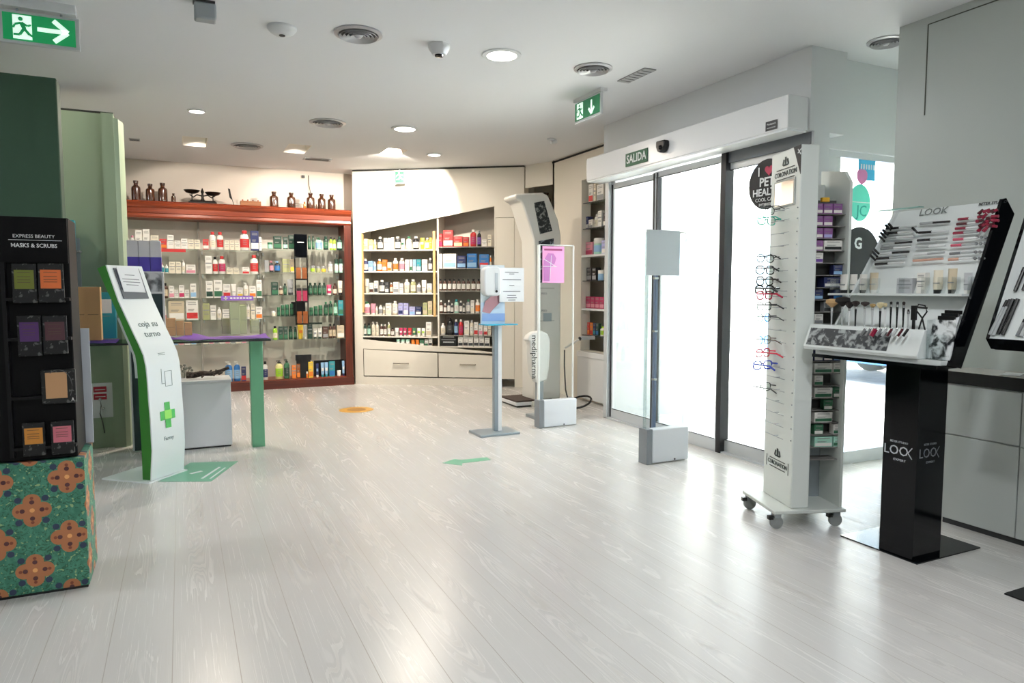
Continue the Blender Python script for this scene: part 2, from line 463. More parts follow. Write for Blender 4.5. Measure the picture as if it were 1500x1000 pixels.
for i, (x, y) in enumerate([(1.6, .9), (-.6, -1.8), (1.6, -1.8), (-2.6, 3.6), (-2.6, 7.6)]):  # unseen lamps added as fill for the visible part of the shop
    downlight(0, 0, .10, 30, ['ceiling light over the near right of the shop', 'ceiling light at the rear left of the shop', 'ceiling light at the rear right of the shop', 'ceiling light left of the exit sign', 'ceiling light over the far left corner'][i] + ', added as unseen fill', NEUT, (x, y, CEIL))
sp_ = thing('downlight', 'ceiling spotlight washing the sage green partition, behind the exit sign', 'ceiling light', (-1.38, 5.7, CEIL))
mb(white).lathe([(.05, -.01), (.065, -.006), (.066, 0), (.048, 0)], 24, ring=True).build('trim_ring', sp_); mb(led).lathe([(.048, -.006), (.048, -.002)], 24).build('diffuser', sp_)
l = bpy.data.lights.new('spot', 'SPOT'); l.energy = 24; l.spot_size = 1.3; l.spot_blend = .3; l.shadow_soft_size = .04; l.color = (1, .9, .74)
o = bpy.data.objects.new('lamp', l); C.objects.link(o); o.parent = sp_; o.location = (0, 0, -.03); o.rotation_euler = Vector((.62, .6, -.62)).to_track_quat('-Z', 'Y').to_euler()
def vent(px, py, r, label, dark=False):
    p = at_z(px, py, CEIL)
    t = thing('air_vent', label, 'air vent', (p[0], p[1], CEIL), 0, 'round ceiling vents')
    vm = mat('vent_metal', '#b4b4b6', .35, .3)
    mb(vm).lathe([(r * .80, -.004), (r * .84, -.014), (r, -.008), (r, 0), (r * .8, 0)], 40, ring=True).build('rim', t)
    mb(darkgrey).lathe([(r * .8, -.003), (r * .8, -.001)], 40).build('duct_opening', t)
    for k, q in enumerate((.70, .54, .38, .22)):
        mb(vm).lathe([(r * q, -.012), (r * (q + .09), -.024 + .0 * k), (r * (q + .1), -.022), (r * (q + .01), -.008)], 36, ring=True).build('louvre_ring', t)
    mb(vm).lathe([(.0, -.03), (r * .12, -.026), (r * .2, -.012), (0., -.008)], 24).build('centre_cone', t)
vent(525, 49, .145, 'round louvred vent at the top, beside the smoke detector')
vent(869, 100, .135, 'round louvred vent above the hanging exit sign near the door')
vent(480, 179, .165, 'round louvred vent in mid ceiling, left of a downlight')
vent(362, 213, .165, 'farthest round vent, between the two square wall washers')
vent(1298, 60, .11, 'round vent half hidden by the right cupboard wall')
p = at_z(413, 40, CEIL); t = thing('smoke_detector', 'white round smoke detector on the ceiling', 'smoke detector', p)
mb(white).lathe([(.085, 0), (.085, -.012), (.07, -.03), (.045, -.045), (.0, -.047)], 28).build('housing', t)
mb(darkgrey).lathe([(.018, -.046), (.018, -.05), (0, -.052)], 12, (.0, 0, 0)).build('sensor_opening', t)
p = at_z(643, 66, CEIL); t = thing('dome_camera', 'white ceiling camera with a black lens, beside the large downlight', 'camera', p)
mb(mat('cam_white', '#d2d4d6', .4)).lathe([(.075, 0), (.072, -.02), (.045, -.06), (0, -.064)], 8).build('housing', t)
mb(glossblack).lathe([(.028, -.06), (.026, -.072), (0, -.076)], 16).build('lens', t)
p = at_z(300, 3, CEIL); t = thing('ceiling_speaker', 'small grey box hanging from the ceiling at the top edge', 'speaker', (p[0], p[1], CEIL))
B(steel, -.055, .055, -.04, .04, -.10, -.012).build('housing', t, .01); B(darkgrey, -.06, .05, -.035, .03, -.012, 0).build('bracket', t)
def slot(px, py, sx, sy, rz, label):
    p = at_z(px, py, CEIL); t = thing('slot_vent', label, 'ceiling grille', (p[0], p[1], CEIL), rz)
    g = mat('grille_grey', '#a6a7a8', .5)
    B(g, -sx, sx, -sy, sy, -.008, 0).build('frame', t)
    m = mb(darkgrey)
    for k in range(6): y = -sy * .75 + k * sy * .3; m.box(-sx * .85, sx * .85, y, y + sy * .05, -.0095, -.0079)
    m.build('slats', t)
slot(932, 110, .05, .17, 0, 'rectangular grey grille in the ceiling above the door')
slot(465, 233, .16, .07, 0, 'rectangular grille in the ceiling near the back shelving')
slot(197, 204, .05, .05, 0, 'tiny square fitting in the ceiling above the green pilaster')
p = at_z(807, 203, CEIL); t = thing('ceiling_spotlight', 'small white spotlight on the ceiling by the side wall', 'spotlight', (p[0], p[1], CEIL))
mb(white).lathe([(.04, 0), (.04, -.01), (.02, -.02), (0, -.02)], 16).build('base', t)
m = MB().use(white); m.T = Matrix.Translation((0.03, 0, -.03)) @ Matrix.Rotation(1.2, 4, 'Y'); m.lathe([(.018, -.03), (.028, .03), (.022, .03), (0, .01)], 14); m.build('head', t)
# wall washers in the square recesses
washm = mat('recess_white', '#efe9df', .6)
for i, (x0, x1, y0, y1) in enumerate(REC):
    t = thing('wall_washer', ['square recessed wall washer on the left, above the amber bottles', 'square recessed wall washer in the middle, before the back shelving', 'square recessed wall washer lighting the white cabinet'][i], 'ceiling light', ((x0 + x1) / 2, (y0 + y1) / 2, CEIL), 0, 'recessed wall washers')
    hx = (x1 - x0) / 2; hy = (y1 - y0) / 2
    s = mb(washm)
    s.box(-hx, -hx + .008, -hy, hy, 0, .16); s.box(hx - .008, hx, -hy, hy, 0, .16); s.box(-hx, hx, -hy, -hy + .008, 0, .16)
    s.add([(-hx, hy, 0), (hx, hy, 0), (hx, -hy * .1, .16), (-hx, -hy * .1, .16), (-hx, hy, .01), (hx, hy, .01), (hx, -hy * .1, .17), (-hx, -hy * .1, .17)], [(0, 1, 2, 3), (7, 6, 5, 4), (0, 4, 5, 1), (1, 5, 6, 2), (2, 6, 7, 3), (3, 7, 4, 0)])
    s.box(-hx, hx, -hy, 0, .152, .162); s.build('recess', t)
    mb(steel).cyl((0, -hy * .75, .15), (0, -hy * .5, .05), .03, 14).build('lamp_head', t)
    l = bpy.data.lights.new('spot', 'SPOT'); l.energy = (55, 55, 240)[i]; l.spot_size = (1.9, 1.9, 1.75)[i]; l.spot_blend = .25; l.shadow_soft_size = .03; l.color = (1, .89, .77)
    o = bpy.data.objects.new('lamp', l); C.objects.link(o); o.parent = t; o.location = (0, -hy * .1, .0)
    tgt = Vector(((.2, 1.3, 2.0), (.1, 1.3, 2.0), (.15, 1.0, 1.15))[i]); tgt = Vector((tgt.x, tgt.y, -tgt.z * .75)) if i < 2 else Vector((.12, 1.0, -.42))
    o.rotation_euler = tgt.to_track_quat('-Z', 'Y').to_euler()
# exit signs
def running_man(m, T, s):
    m.strokes([(-.02, .18, .05, .02, .1), (.05, .02, .16, -.12, .07), (.16, -.12, .26, -.16, .06), (.04, .02, -.06, -.14, .07), (-.06, -.14, -.2, -.14, .06), (-.02, .17, -.16, .12, .055), (-.16, .12, -.2, .02, .05), (0, .17, .12, .1, .055), (.12, .1, .2, .14, .05)], .06, T @ Matrix.Scale(s, 4), .004)
    old = m.T; m.T = T @ Matrix.Scale(s, 4); m.lathe([(.055, 0), (.055, .004)], 12, (-.06 + .03, .27, 0)); m.T = old
t = thing('exit_sign', 'large green exit sign with running man and arrow, top left corner', 'exit sign', (-.645, 4.6, 2.65))
B(mat('sign_housing', '#c5c9cb', .3), -.185, .185, 0, .03, -.085, .085).build('housing', t, .004)
B(white, -.17, .17, -.02, .06, .10, .15).build('ceiling_mount', t)
mb(steel).cyl((-.1, .015, .08), (-.1, .015, .11), .006).cyl((.1, .015, .08), (.1, .015, .11), .006).build('hanger', t)
B(signgreen, -.165, .165, -.004, 0, -.07, .07).build('sign_face', t)
a = B(signwhite, -.12, -.035, -.007, -.004, -.062, .062); a.build('white_door', t)
m = MB().use(signgreen); running_man(m, face_ym(-.078, -.0075, -.012), .2); m.build('running_man', t)
m = MB().use(signwhite); m.strokes([(-.08, 0, .05, 0, .022), (-.005, .055, .06, 0, .024), (-.005, -.055, .06, 0, .024)], .02, face_ym(.07, -.004, 0), .003); m.build('arrow', t)
t = thing('exit_sign', 'green hanging exit sign with a down arrow, near the door header', 'exit sign', (2.97, 4.865, 2.69))
B(mat('sign_housing', '#c5c9cb', .3), 0, .02, -.20, .19, -.085, .085).build('housing', t)
B(white, -.01, .05, -.21, .2, .085, .11).build('ceiling_mount', t)
dg2 = mat('exit_green_faint_glow', '#187a4d', .4, emit='#187a4d', es=.1)  # unlit sign face given a weak glow of its own
B(dg2, -.004, 0, -.185, .185, -.07, .07).build('sign_face', t)
B(signwhite, -.007, -.004, .06, .15, -.062, .062).build('white_door', t)
m = MB().use(dg2); running_man(m, face_xm(-.0075, .105, -.012), .2); m.build('running_man', t)
m = MB().use(signwhite); m.strokes([(0, .05, 0, -.045, .018), (-.04, -.01, 0, -.055, .018), (.04, -.01, 0, -.055, .018)], .02, face_xm(-.004, -.07, 0), .003); m.build('arrow', t)
t = thing('exit_sign', 'tiny far green exit sign above the white cabinet', 'exit sign', (2.56, 8.74, 2.675), -.5)
B(mat('sign_housing', '#c5c9cb', .3), -.06, .06, 0, .02, -.08, .08).build('housing', t); B(dg2, -.055, .055, -.004, 0, -.07, .07).build('sign_face', t)
mb(steel).cyl((0, .01, .08), (0, .01, .1), .01).build('hanger', t)
m = MB().use(signwhite); running_man(m, face_ym(0, -.0045, 0), .2); m.build('running_man', t)
# ------------------------------------------------------------------ products
PAL = {'white': '#e6e3dc', 'cream': '#e2d9c4', 'red': '#c23232', 'pink': '#d98fa0', 'magenta': '#b3305c', 'green': '#356a4c', 'dark green': '#1c3a2f',
       'olive': '#a3a676', 'navy': '#28305e', 'blue': '#2a6fb0', 'light blue': '#8fb6d8', 'teal': '#2f8f9b', 'yellow': '#e2bf3e', 'pale yellow': '#e6dd9a',
       'orange': '#dd7a2a', 'brown': '#4a2f25', 'black': '#17181a', 'grey': '#8f9294', 'silver': '#b4b6b8', 'lime': '#9ccb33', 'purple': '#6a4596', 'plum': '#8a5590', 'amber': '#8a4a18',
       'beige': '#c7b89c', 'lavender': '#a9a8d6', 'kraft': '#b58a5c', 'mint': '#a8d8c4', 'dark grey': '#3a3c3e'}
def pm(c): return mat('product_' + c.replace(' ', '_'), PAL[c], .42)
PRINT = mat('product_fine_print', '#8b8a86', .6)
ANAME = {}
_pc = {}
def rr(r, w, d): return (w / 2, d / 2)
def make_parts(kind, w, h, body, acc, cap):
    w = round(w, 3); h = round(h, 3); key = (kind, w, h, body, acc, cap)
    if key in _pc: return _pc[key]
    d = min(w * .8, .07); P = []
    if kind in ('carton', 'pouch'):
        m = mb(pm(body)); m.box(-w / 2, w / 2, 0, d, 0, h); P.append(('carton_body', m))
        m = mb(pm(acc or 'grey')); lo, hi = ((.08, .38) if acc else (.55, .62))
        m.box(-w * .46, w * .46, -.0012, 0, h * lo, h * hi); P.append(('printed_band', m))
        m = mb(PRINT if body != 'black' else whiteink)
        for q in (.86, .78, .52 if acc else .40, .46 if acc else .32): m.box(-w * .34, w * (.1 + .3 * ((q * 37) % 1)), -.0012, 0, h * q, h * (q + .03))
        P.append(('print_lines', m))
    elif kind == 'bottle' or kind == 'pump':
        cy = d / 2; ch = .14 if kind == 'bottle' else .12
        m = mb(pm(body)); m.lathe([(.46 * w, 0), (.5 * w, h * .02), (.5 * w, h * .68), (.42 * w, h * .78), (.2 * w, h * .84), (.2 * w, h * .86)], 14, (0, cy, 0), 1, d / w); P.append(('bottle_body', m))
        m = mb(pm(cap or 'white'))
        if kind == 'bottle': m.lathe([(.27 * w, h * .85), (.27 * w, h), (.0, h)], 12, (0, cy, 0), 1, 1)
        else: m.lathe([(.25 * w, h * .85), (.25 * w, h * .91), (.06 * w, h * .92), (.06 * w, h * .97)], 10, (0, cy, 0)); m.box(-.4 * w, .12 * w, cy - .1 * w, cy + .1 * w, h * .955, h)
        P.append(('cap' if kind == 'bottle' else 'pump_head', m))
        m = mb(pm(acc or 'cream')); m.lathe([(.505 * w, h * .14), (.505 * w, h * (.58 if acc else .5))], 14, (0, cy, 0), 1, d / w); P.append(('label', m))
        m = mb(PRINT); 
        for q in (.5, .4, .3): m.box(-w * .2, w * .2, cy - .512 * d, cy - .4 * d, h * q, h * (q + .025))
        P.append(('print_lines', m))
    elif kind == 'tube':
        cy = d / 2; m = mb(pm(body)); n = 14; vs = []
        secs = [(.40, .40 * d / w, .16), (.45, .4 * d / w, .3), (.48, .25 * d / w, .7), (.5, .03, 1.0)]
        for sx, sy, z in secs:
            for k in range(n): a = 2 * PI * k / n; vs.append((sx * w * math.cos(a), cy + sy * w * math.sin(a), h * z))
        m.add(vs, [(i * n + k, i * n + (k + 1) % n, (i + 1) * n + (k + 1) % n, (i + 1) * n + k) for i in range(3) for k in range(n)] + [tuple(range(3 * n, 4 * n))], True)
        P.append(('tube_body', m))
        m = mb(pm(cap or 'white')); m.lathe([(.38 * w, 0), (.40 * w, h * .16)], 12, (0, cy, 0), 1, d / w); P.append(('cap', m))
        m = mb(pm(acc or 'grey')); m.box(-w * .3, w * .3, cy - .44 * d, cy - .1 * d, h * .42, h * (.62 if acc else .46)); P.append(('label', m))
    elif kind == 'jar':
        cy = d / 2; m = mb(pm(body)); m.lathe([(.47 * w, 0), (.5 * w, h * .06), (.5 * w, h * .62), (.46 * w, h * .66)], 16, (0, cy, 0), 1, 1); P.append(('jar_body', m))
        m = mb(pm(cap or 'white')); m.lathe([(.5 * w, h * .66), (.5 * w, h * .97), (.47 * w, h), (0, h)], 16, (0, cy, 0)); P.append(('lid', m))
        if acc: m = mb(pm(acc)); m.lathe([(.506 * w, h * .15), (.506 * w, h * .55)], 16, (0, cy, 0)); P.append(('label', m))
    r = [(n, x.mesh(n)) for n, x in P]; _pc[key] = (r, d); return _pc[key]
KW = {'carton': ('carton', 'box'), 'bottle': ('bottle', 'bottle'), 'pump': ('pump bottle', 'bottle'), 'tube': ('tube', 'tube'), 'jar': ('jar', 'jar')}
ONAME = {'carton': 'product_carton', 'bottle': 'product_bottle', 'pump': 'pump_bottle', 'tube': 'cream_tube', 'jar': 'cream_jar'}
ORD = ['first', 'second', 'third', 'fourth', 'fifth', 'sixth', 'seventh', 'eighth', 'ninth', 'tenth', 'eleventh', 'twelfth', 'thirteenth', 'fourteenth', 'fifteenth', 'sixteenth', 'seventeenth', 'eighteenth', 'nineteenth', 'twentieth', 'twenty-first', 'twenty-second', 'twenty-third', 'twenty-fourth']
NUM = ['no', 'one', 'two', 'three', 'four', 'five', 'six', 'seven', 'eight', 'nine', 'ten', 'eleven', 'twelve']
def describe(it):
    k, x0, x1, h, body, acc, cap = it
    w = (x1 - x0)
    size = 'wide ' if w > h * 1.25 else ('tall ' if h > 2.6 * w else '')
    s = size + body + ' ' + KW[k][0]
    if acc: s += ' with ' + acc + (' band' if k == 'carton' else ' label')
    elif cap and cap != 'white': s += ' with ' + cap + (' lid' if k == 'jar' else ' cap')
    return s
def norm(it):
    it = tuple(it); return it + (None,) * (7 - len(it))
def row(items, mapf, shelf, group, dz=0.):
    """items: (kind, px0, px1, height px, body, accent, cap) left to right, resting on one shelf"""
    items = sorted((norm(i) for i in items), key=lambda i: i[1])
    D = [describe(i) for i in items]; n = len(items); labels = []; i = 0
    while i < n:
        j = i
        while j + 1 < n and D[j + 1] == D[i]: j += 1
        L = j - i + 1
        for k in range(i, j + 1):
            s = D[k]
            if L > 1: s = ('%s of %s %s' % (ORD[k - i], NUM[L], s.replace('carton', 'cartons').replace('bottle', 'bottles').replace('tube', 'tubes').replace('jar', 'jars')))
            labels.append(s)
        i = j + 1
    full = [s + ', ' + shelf for s in labels]
    def fit(s, k, tail):
        s2 = s + tail
        if len(s2.split()) > 16: s2 = s.split(' with ')[0] + tail
        return s2
    full = [fit(s, k, ', ' + shelf) for k, s in enumerate(labels)]
    for k in range(n):
        if full.count(full[k]) > 1:
            labels[k] = fit(D[k], k, ', %s, %s from left' % (shelf, ORD[k]))
        else: labels[k] = full[k]
    for it, lb in zip(items, labels):
        k, x0, x1, h, body, acc, cap = it
        loc, rz, w, hh = mapf(x0, x1, h)
        parts, d = make_parts(k, w * .96, hh, body, acc, cap)
        e = thing(ONAME[k], lb, KW[k][1], (loc[0], loc[1], loc[2] + dz), rz, group)
        for nme, me in parts:
            o = bpy.data.objects.new(nme, me); C.objects.link(o); o.parent = e
def Ymap(Y, py, z):
    def f(x0, x1, h):
        a = at_y(x0, py, Y); b = at_y(x1, py, Y); t = at_y((x0 + x1) / 2, py - h, Y); c = at_y((x0 + x1) / 2, py, Y)
        return ((a[0] + b[0]) / 2, Y, z), 0., b[0] - a[0], t[2] - c[2]
    return f
def Pmap(P, n, rz, py, z):
    def f(x0, x1, h):
        a = Vector(at_plane(x0, py, P, n)); b = Vector(at_plane(x1, py, P, n)); xm = (x0 + x1) / 2
        t = at_plane(xm, py - h, P, n); c = at_plane(xm, py, P, n)
        return ((a.x + b.x) / 2, (a.y + b.y) / 2, z), rz, (b - a).length, t[2] - c[2]
    return f

# ------------------------------------------------------------------ antique mahogany shelving (back wall)
YB = 9.15
un = thing('wooden_shelving', 'long mahogany wall shelving with glass shelves and a heavy cornice', 'shelving', (0, YB, 0))
XL, XRr = -1.3, 1.935
B(mat('shelving_back', '#dcd5ca', .6), XL, 2.0, .36, .39, .1, 2.1).build('back_panel', un)
cor = mb(mahog)
pr = [(.36, 2.08), (.0, 2.08), (-.015, 2.10), (-.01, 2.13), (-.02, 2.135), (-.02, 2.19), (-.035, 2.20), (-.05, 2.225), (-.055, 2.25), (-.045, 2.262), (-.05, 2.27), (.36, 2.27)]
cor.prism([(p[0], p[1]) for p in pr], 'x', XL - .0, 2.02); cor.build('cornice', un)
B(mahogv, 1.93, 2.02, -.005, .36, .02, 2.08).build('side_upright', un, .004)
B(wood_mat('mahogany_plinth', '#471b10', '#5d2616', .3), XL, 2.03, -.01, .36, 0, .105).build('plinth', un, .004)
B(mahog, XL, 1.93, 0, .36, .105, .118).build('base_board', un)
UP = (.215, .925)
for i, x in enumerate(UP): B(mat('upright_grey', '#a9a59c', .5, .2), x - .012, x + .012, .30, .36, .118, 2.08).build('upright', un)
SH = [(1.73, 365.5, 1.73), (1.44, 400, 1.44), (1.15, 436, 1.15), (.885, 470, .885), (.59, 505, .59)]
BAYS = [(XL, .203), (.227, .913), (.937, 1.925)]
def side_shelf(z, bay): return z + (.03 if bay == 2 else 0.)
for z, _, _ in SH:
    for k, (a_, b_) in enumerate(BAYS):
        zz = side_shelf(z, k)
        B(shelfglass, a_, b_, 0, .355, zz - .008, zz).build('glass_shelf', un)
for x in (.25, .9, .96, 1.9, -.5):
    for z, _, _ in SH:
        B(white, x - .008, x + .008, .30, .36, z - .05, z - .009).build('shelf_bracket', un)
G1 = 'products on the mahogany shelving'
def srow(si, bay, items, py=None):
    zz, p, _ = SH[si] if si < 5 else (.118, 555, 0)
    if si < 5: zz = side_shelf(zz, bay)
    y = YB + .03
    cx = {0: 240, 1: 340, 2: 445}[bay]
    # image row of the shelf surface at this depth
    k = at_y(cx, 400, y); 
    lo, hi = 250., 620.
    for _ in range(30):
        mid = (lo + hi) / 2
        if at_y(cx, mid, y)[2] > zz: lo = mid
        else: hi = mid
    nm = ['top shelf', 'second shelf', 'third shelf', 'fourth shelf', 'fifth shelf', 'base'][si]
    bn = ['left bay', 'middle bay', 'right bay'][bay]
    row(items, Ymap(y, lo, zz + .0005), 'mahogany case ' + bn + ' ' + nm, G1)
c = 'carton'; b = 'bottle'; t_ = 'tube'; j = 'jar'; p_ = 'pump'
srow(0, 0, [(b, 183, 190, 18, 'white', 'light blue', 'pink'), (b, 191, 197.5, 18, 'white', 'light blue', 'pink'), (c, 198.5, 209, 26, 'white', 'pink'), (c, 210, 220, 28, 'white', 'red'), (c, 221, 233, 19, 'cream'), (c, 234, 244.5, 14, 'red', 'orange'), (c, 245.5, 255, 20, 'white'), (c, 256, 264.5, 12, 'white'), (c, 265.5, 275, 15, 'white'), (c, 276, 284, 14, 'cream'), (c, 285, 293, 14, 'cream')])
srow(0, 1, [(c, 297.5, 306, 15, 'red', 'white'), (b, 307, 317, 26, 'white', None, 'red'), (b, 318, 328, 26, 'white', 'red', 'red'), (c, 329, 336, 14, 'cream'), (c, 337, 343.5, 14, 'cream'), (c, 344, 350.5, 14, 'cream'), (b, 352, 366, 29, 'white', 'red', 'red'), (c, 367.5, 379.5, 29, 'navy', 'white'), (c, 380, 383.5, 20, 'white')])
srow(0, 2, [(j, 392, 400, 9, 'mint', None, 'green'), (c, 401, 413, 18, 'dark green', 'green'), (c, 415, 422, 17, 'dark green', 'mint'), (c, 423, 431, 20, 'dark green', 'green'), (b, 451, 456.5, 20, 'dark green', 'green', 'dark green'), (b, 457, 461.5, 20, 'dark green', 'green', 'dark green'), (p_, 462.5, 473, 18, 'mint', 'light blue', 'green'), (b, 474, 482, 20, 'dark green', 'green', 'dark green'), (b, 483, 487.5, 19, 'lime', None, 'black'), (b, 488, 492.5, 18, 'lime', None, 'black'), (b, 494, 502, 20, 'dark green', 'mint', 'dark green')])
srow(1, 0, [(c, 183, 191.5, 15, 'pale yellow'), (b, 195, 202, 12, 'white'), (b, 234, 240.5, 15, 'white', 'teal', 'pink'), (b, 241.5, 247, 13, 'white', 'teal', 'white'), (c, 248, 257, 17, 'cream'), (c, 258, 265.5, 17, 'cream'), (p_, 266.5, 271.5, 20, 'white'), (c, 272.5, 287, 13, 'white', 'pink')])
srow(1, 1, [(c, 301, 311, 26, 'white'), (b, 312, 319.5, 25, 'white', 'red', 'black'), (b, 320.5, 331, 26, 'white', 'magenta', 'red'), (c, 332, 341, 9, 'cream'), (c, 342, 350, 9, 'cream'), (c, 355, 365.5, 10, 'white', 'red'), (b, 367, 379, 28, 'white', 'red', 'red')])
srow(1, 2, [(c, 388, 394, 17, 'grey'), (p_, 395, 401, 16, 'dark grey', 'pink', 'pink'), (p_, 402.5, 411, 16, 'dark grey', 'blue', 'light blue'), (c, 414, 424.5, 19, 'olive'), (c, 425.5, 431, 19, 'beige', 'yellow'), (j, 455, 462, 10, 'olive', 'lime', 'grey'), (j, 463, 470, 9, 'olive', None, 'grey'), (j, 471, 478, 9, 'olive', 'yellow', 'grey'), (b, 481, 488, 16, 'silver', None, 'silver'), (j, 490.5, 496, 20, 'mint', 'white', 'dark green'), (j, 497, 502.5, 20, 'mint', 'white', 'dark green')])
srow(2, 0, [(b, 238, 246.5, 22, 'brown', 'beige', 'black'), (c, 248, 255.5, 18, 'white', 'pink'), (c, 256, 261.5, 12, 'white'), (c, 262.5, 270.5, 19, 'white', 'magenta'), (c, 271, 277.5, 12, 'white'), (c, 279, 288, 21, 'white', 'light blue')])
srow(2, 1, [(c, 302, 312.5, 25, 'white', 'dark green'), (c, 313.5, 326, 26, 'white', 'green'), (c, 327, 338, 20, 'white', 'red'), (t_, 339, 347, 20, 'white'), (c, 348, 356, 15, 'white', 'yellow'), (p_, 357, 364.5, 22, 'white', 'cream'), (c, 365.5, 375, 17, 'white', 'orange'), (c, 376, 384, 26, 'white', 'green')])
srow(2, 2, [(c, 398, 408, 19, 'dark green', 'green'), (b, 409, 414.5, 13, 'brown', 'beige', 'white'), (b, 415.5, 420.5, 17, 'dark green', 'green', 'black'), (t_, 421.5, 431, 23, 'silver', None, 'dark grey'), (b, 452, 458.5, 18, 'dark green', 'green', 'dark green'), (b, 459, 465.5, 18, 'dark green', 'green', 'dark green'), (b, 466, 472, 18, 'dark green', 'green', 'dark green'), (b, 472.5, 478, 18, 'dark green', 'green', 'dark green'), (t_, 479, 486.5, 15, 'magenta', 'white', 'white'), (b, 488, 494, 17, 'brown', None, 'brown'), (t_, 495.5, 502.5, 21, 'cream', None, 'black')])
srow(3, 0, [(c, 239, 244, 21, 'white', 'red'), (c, 247, 271, 28, 'beige', 'white'), (c, 273, 291, 29, 'white', 'red')])
srow(3, 1, [(c, 297.5, 307.5, 24, 'olive'), (c, 308.5, 317, 21, 'white'), (b, 318, 325, 18, 'white'), (c, 326, 338, 15, 'white'), (c, 339, 350, 24, 'olive'), (c, 352, 360, 22, 'olive'), (p_, 361, 367, 24, 'white', 'cream'), (c, 368, 374, 22, 'cream'), (c, 375, 384.5, 18, 'white', 'orange')])
srow(3, 2, [(j, 398, 404.5, 8, 'cream', None, 'white'), (j, 406, 411, 13, 'dark green', 'green', 'green'), (j, 412, 417.5, 16, 'dark green', 'green', 'green'), (j, 418, 424, 17, 'dark green', 'green', 'green'), (j, 425, 430.5, 18, 'dark green', 'green', 'green'), (j, 453.5, 459.5, 12, 'dark green', 'green', 'green'), (j, 460, 466, 14, 'dark green', 'green', 'green'), (j, 467, 473, 15, 'dark green', 'green', 'green'), (b, 475, 481, 20, 'dark green', 'green', 'green'), (b, 482, 488, 21, 'dark green', 'green', 'green'), (b, 489, 495, 22, 'green', 'mint', 'dark green'), (c, 496, 503, 22, 'teal', 'green')])
srow(4, 0, [(c, 190 + 9 * k, 198 + 9 * k, 6, ('white', 'cream', 'white')[k % 3], (None, 'light blue', 'pink')[k % 3]) for k in range(11)])
srow(4, 1, [(c, 298 + 8 * k, 305 + 8 * k, 6, ('cream', 'white')[k % 2], (None, 'pink', 'grey')[k % 3]) for k in range(8)])
srow(4, 2, [(b, 400, 407, 20, 'lime', None, 'black'), (c, 408.5, 415, 19, 'dark green', 'green'), (c, 416, 422, 19, 'dark green', 'green'), (b, 423, 429.5, 19, 'dark green', 'green', 'dark green'), (b, 430.5, 435.5, 18, 'dark green', 'green', 'dark green'), (t_, 436.5, 445, 21, 'yellow', 'orange', 'yellow'), (t_, 446, 449.5, 19, 'silver'), (c, 451, 458, 23, 'dark green'), (t_, 459, 465, 15, 'white', 'grey', 'dark green'), (t_, 466, 472, 15, 'white', 'grey', 'dark green'), (c, 473, 481, 17, 'brown', 'grey'), (b, 482, 487, 21, 'brown', 'beige', 'black'), (b, 487.5, 492.5, 21, 'brown', 'beige', 'black'), (c, 494, 504.5, 18, 'beige', 'white')])
srow(5, 1, [(p_, 330, 341.5, 29, 'blue', 'light blue', 'white'), (p_, 343, 353, 29, 'blue', 'light blue', 'white'), (c, 354, 361, 21, 'navy', 'red')])
srow(5, 2, [(b, 385.5, 393, 27, 'white', 'navy', 'black'), (p_, 404, 415.5, 27, 'pale yellow', 'lime', 'black'), (p_, 416.5, 425, 28, 'green', 'dark green', 'dark green'), (c, 428, 434, 19, 'orange'), (c, 435, 440, 21, 'amber', 'orange'), (t_, 441, 448, 22, 'orange', 'yellow', 'orange'), (j, 448.5, 451.5, 9, 'orange'), (c, 452, 459, 23, 'yellow', 'orange'), (t_, 463, 467.5, 20, 'navy', 'light blue', 'white'), (t_, 470.5, 475.5, 21, 'light blue', 'white', 'teal'), (t_, 476, 481.5, 21, 'light blue', 'white', 'teal'), (c, 482.5, 491, 22, 'teal', 'blue'), (j, 494, 500, 8, 'white', None, 'white'), (t_, 501.5, 505.5, 22, 'light blue', 'white', 'navy')])
# small signs on this shelving
def shelf_sign(px0, px1, py0, py1, Y, m, label, name='shelf_sign', txt=None, tm=None):
    a = at_y(px0, py1, Y); b2 = at_y(px1, py0, Y)
    t = thing(name, label, 'sign', ((a[0] + b2[0]) / 2, Y, a[2])); w_ = (b2[0] - a[0]) / 2; h_ = b2[2] - a[2]
    B(m, -w_, w_, 0, .012, 0, h_).build('sign_board', t)
    return t, w_, h_
t, w_, h_ = shelf_sign(324, 371, 433, 440, YB - .03, mat('purple_sign', '#8a62c4', .5), 'purple strip with a white cross hanging at the middle bay third shelf')
m = mb(whiteink); m.strokes([(-w_ * .85, h_ / 2, -w_ * .6, h_ / 2), (-w_ * .725, h_ * .1, -w_ * .725, h_ * .9)], .012, face_ym(0, -.001, 0), .002); m.build('white_cross', t)
m = mb(whiteink); m.strokes([(-w_ * .45 + k * w_ * .2, h_ * .5, -w_ * .31 + k * w_ * .2, h_ * .5, .018) for k in range(7)], .012, face_ym(0, -.001, 0), .002); m.build('print', t)
t, w_, h_ = shelf_sign(433, 456, 519, 528, YB + .02, black, 'dark header card standing above the orange cartons on the base')
B(black, -w_ * .9, w_ * .9, .012, .02, .1185 - t.location.z, 0).build('backing_card', t)
t, w_, h_ = shelf_sign(460, 508, 526, 536, YB + .16, black, 'black backing card behind the light blue tubes on the base')
B(black, -w_, w_, .0, .01, .1185 - t.location.z, 0).build('backing_card', t); t.location.z = t.location.z
t, w_, h_ = shelf_sign(234, 272, 365, 368.5, YB - .012, pm('red'), 'red price strip on the left bay top shelf edge', 'price_strip')
t, w_, h_ = shelf_sign(427, 447, 442, 462, YB + .2, black, 'dark green card behind stacked green jars, fourth shelf')
t.location.z = .917
t, w_, h_ = shelf_sign(451, 472, 472, 475, YB - .01, mat('sign_dgreen', '#14251d', .5), 'thin dark sign over the white tubes, right bay fifth shelf')
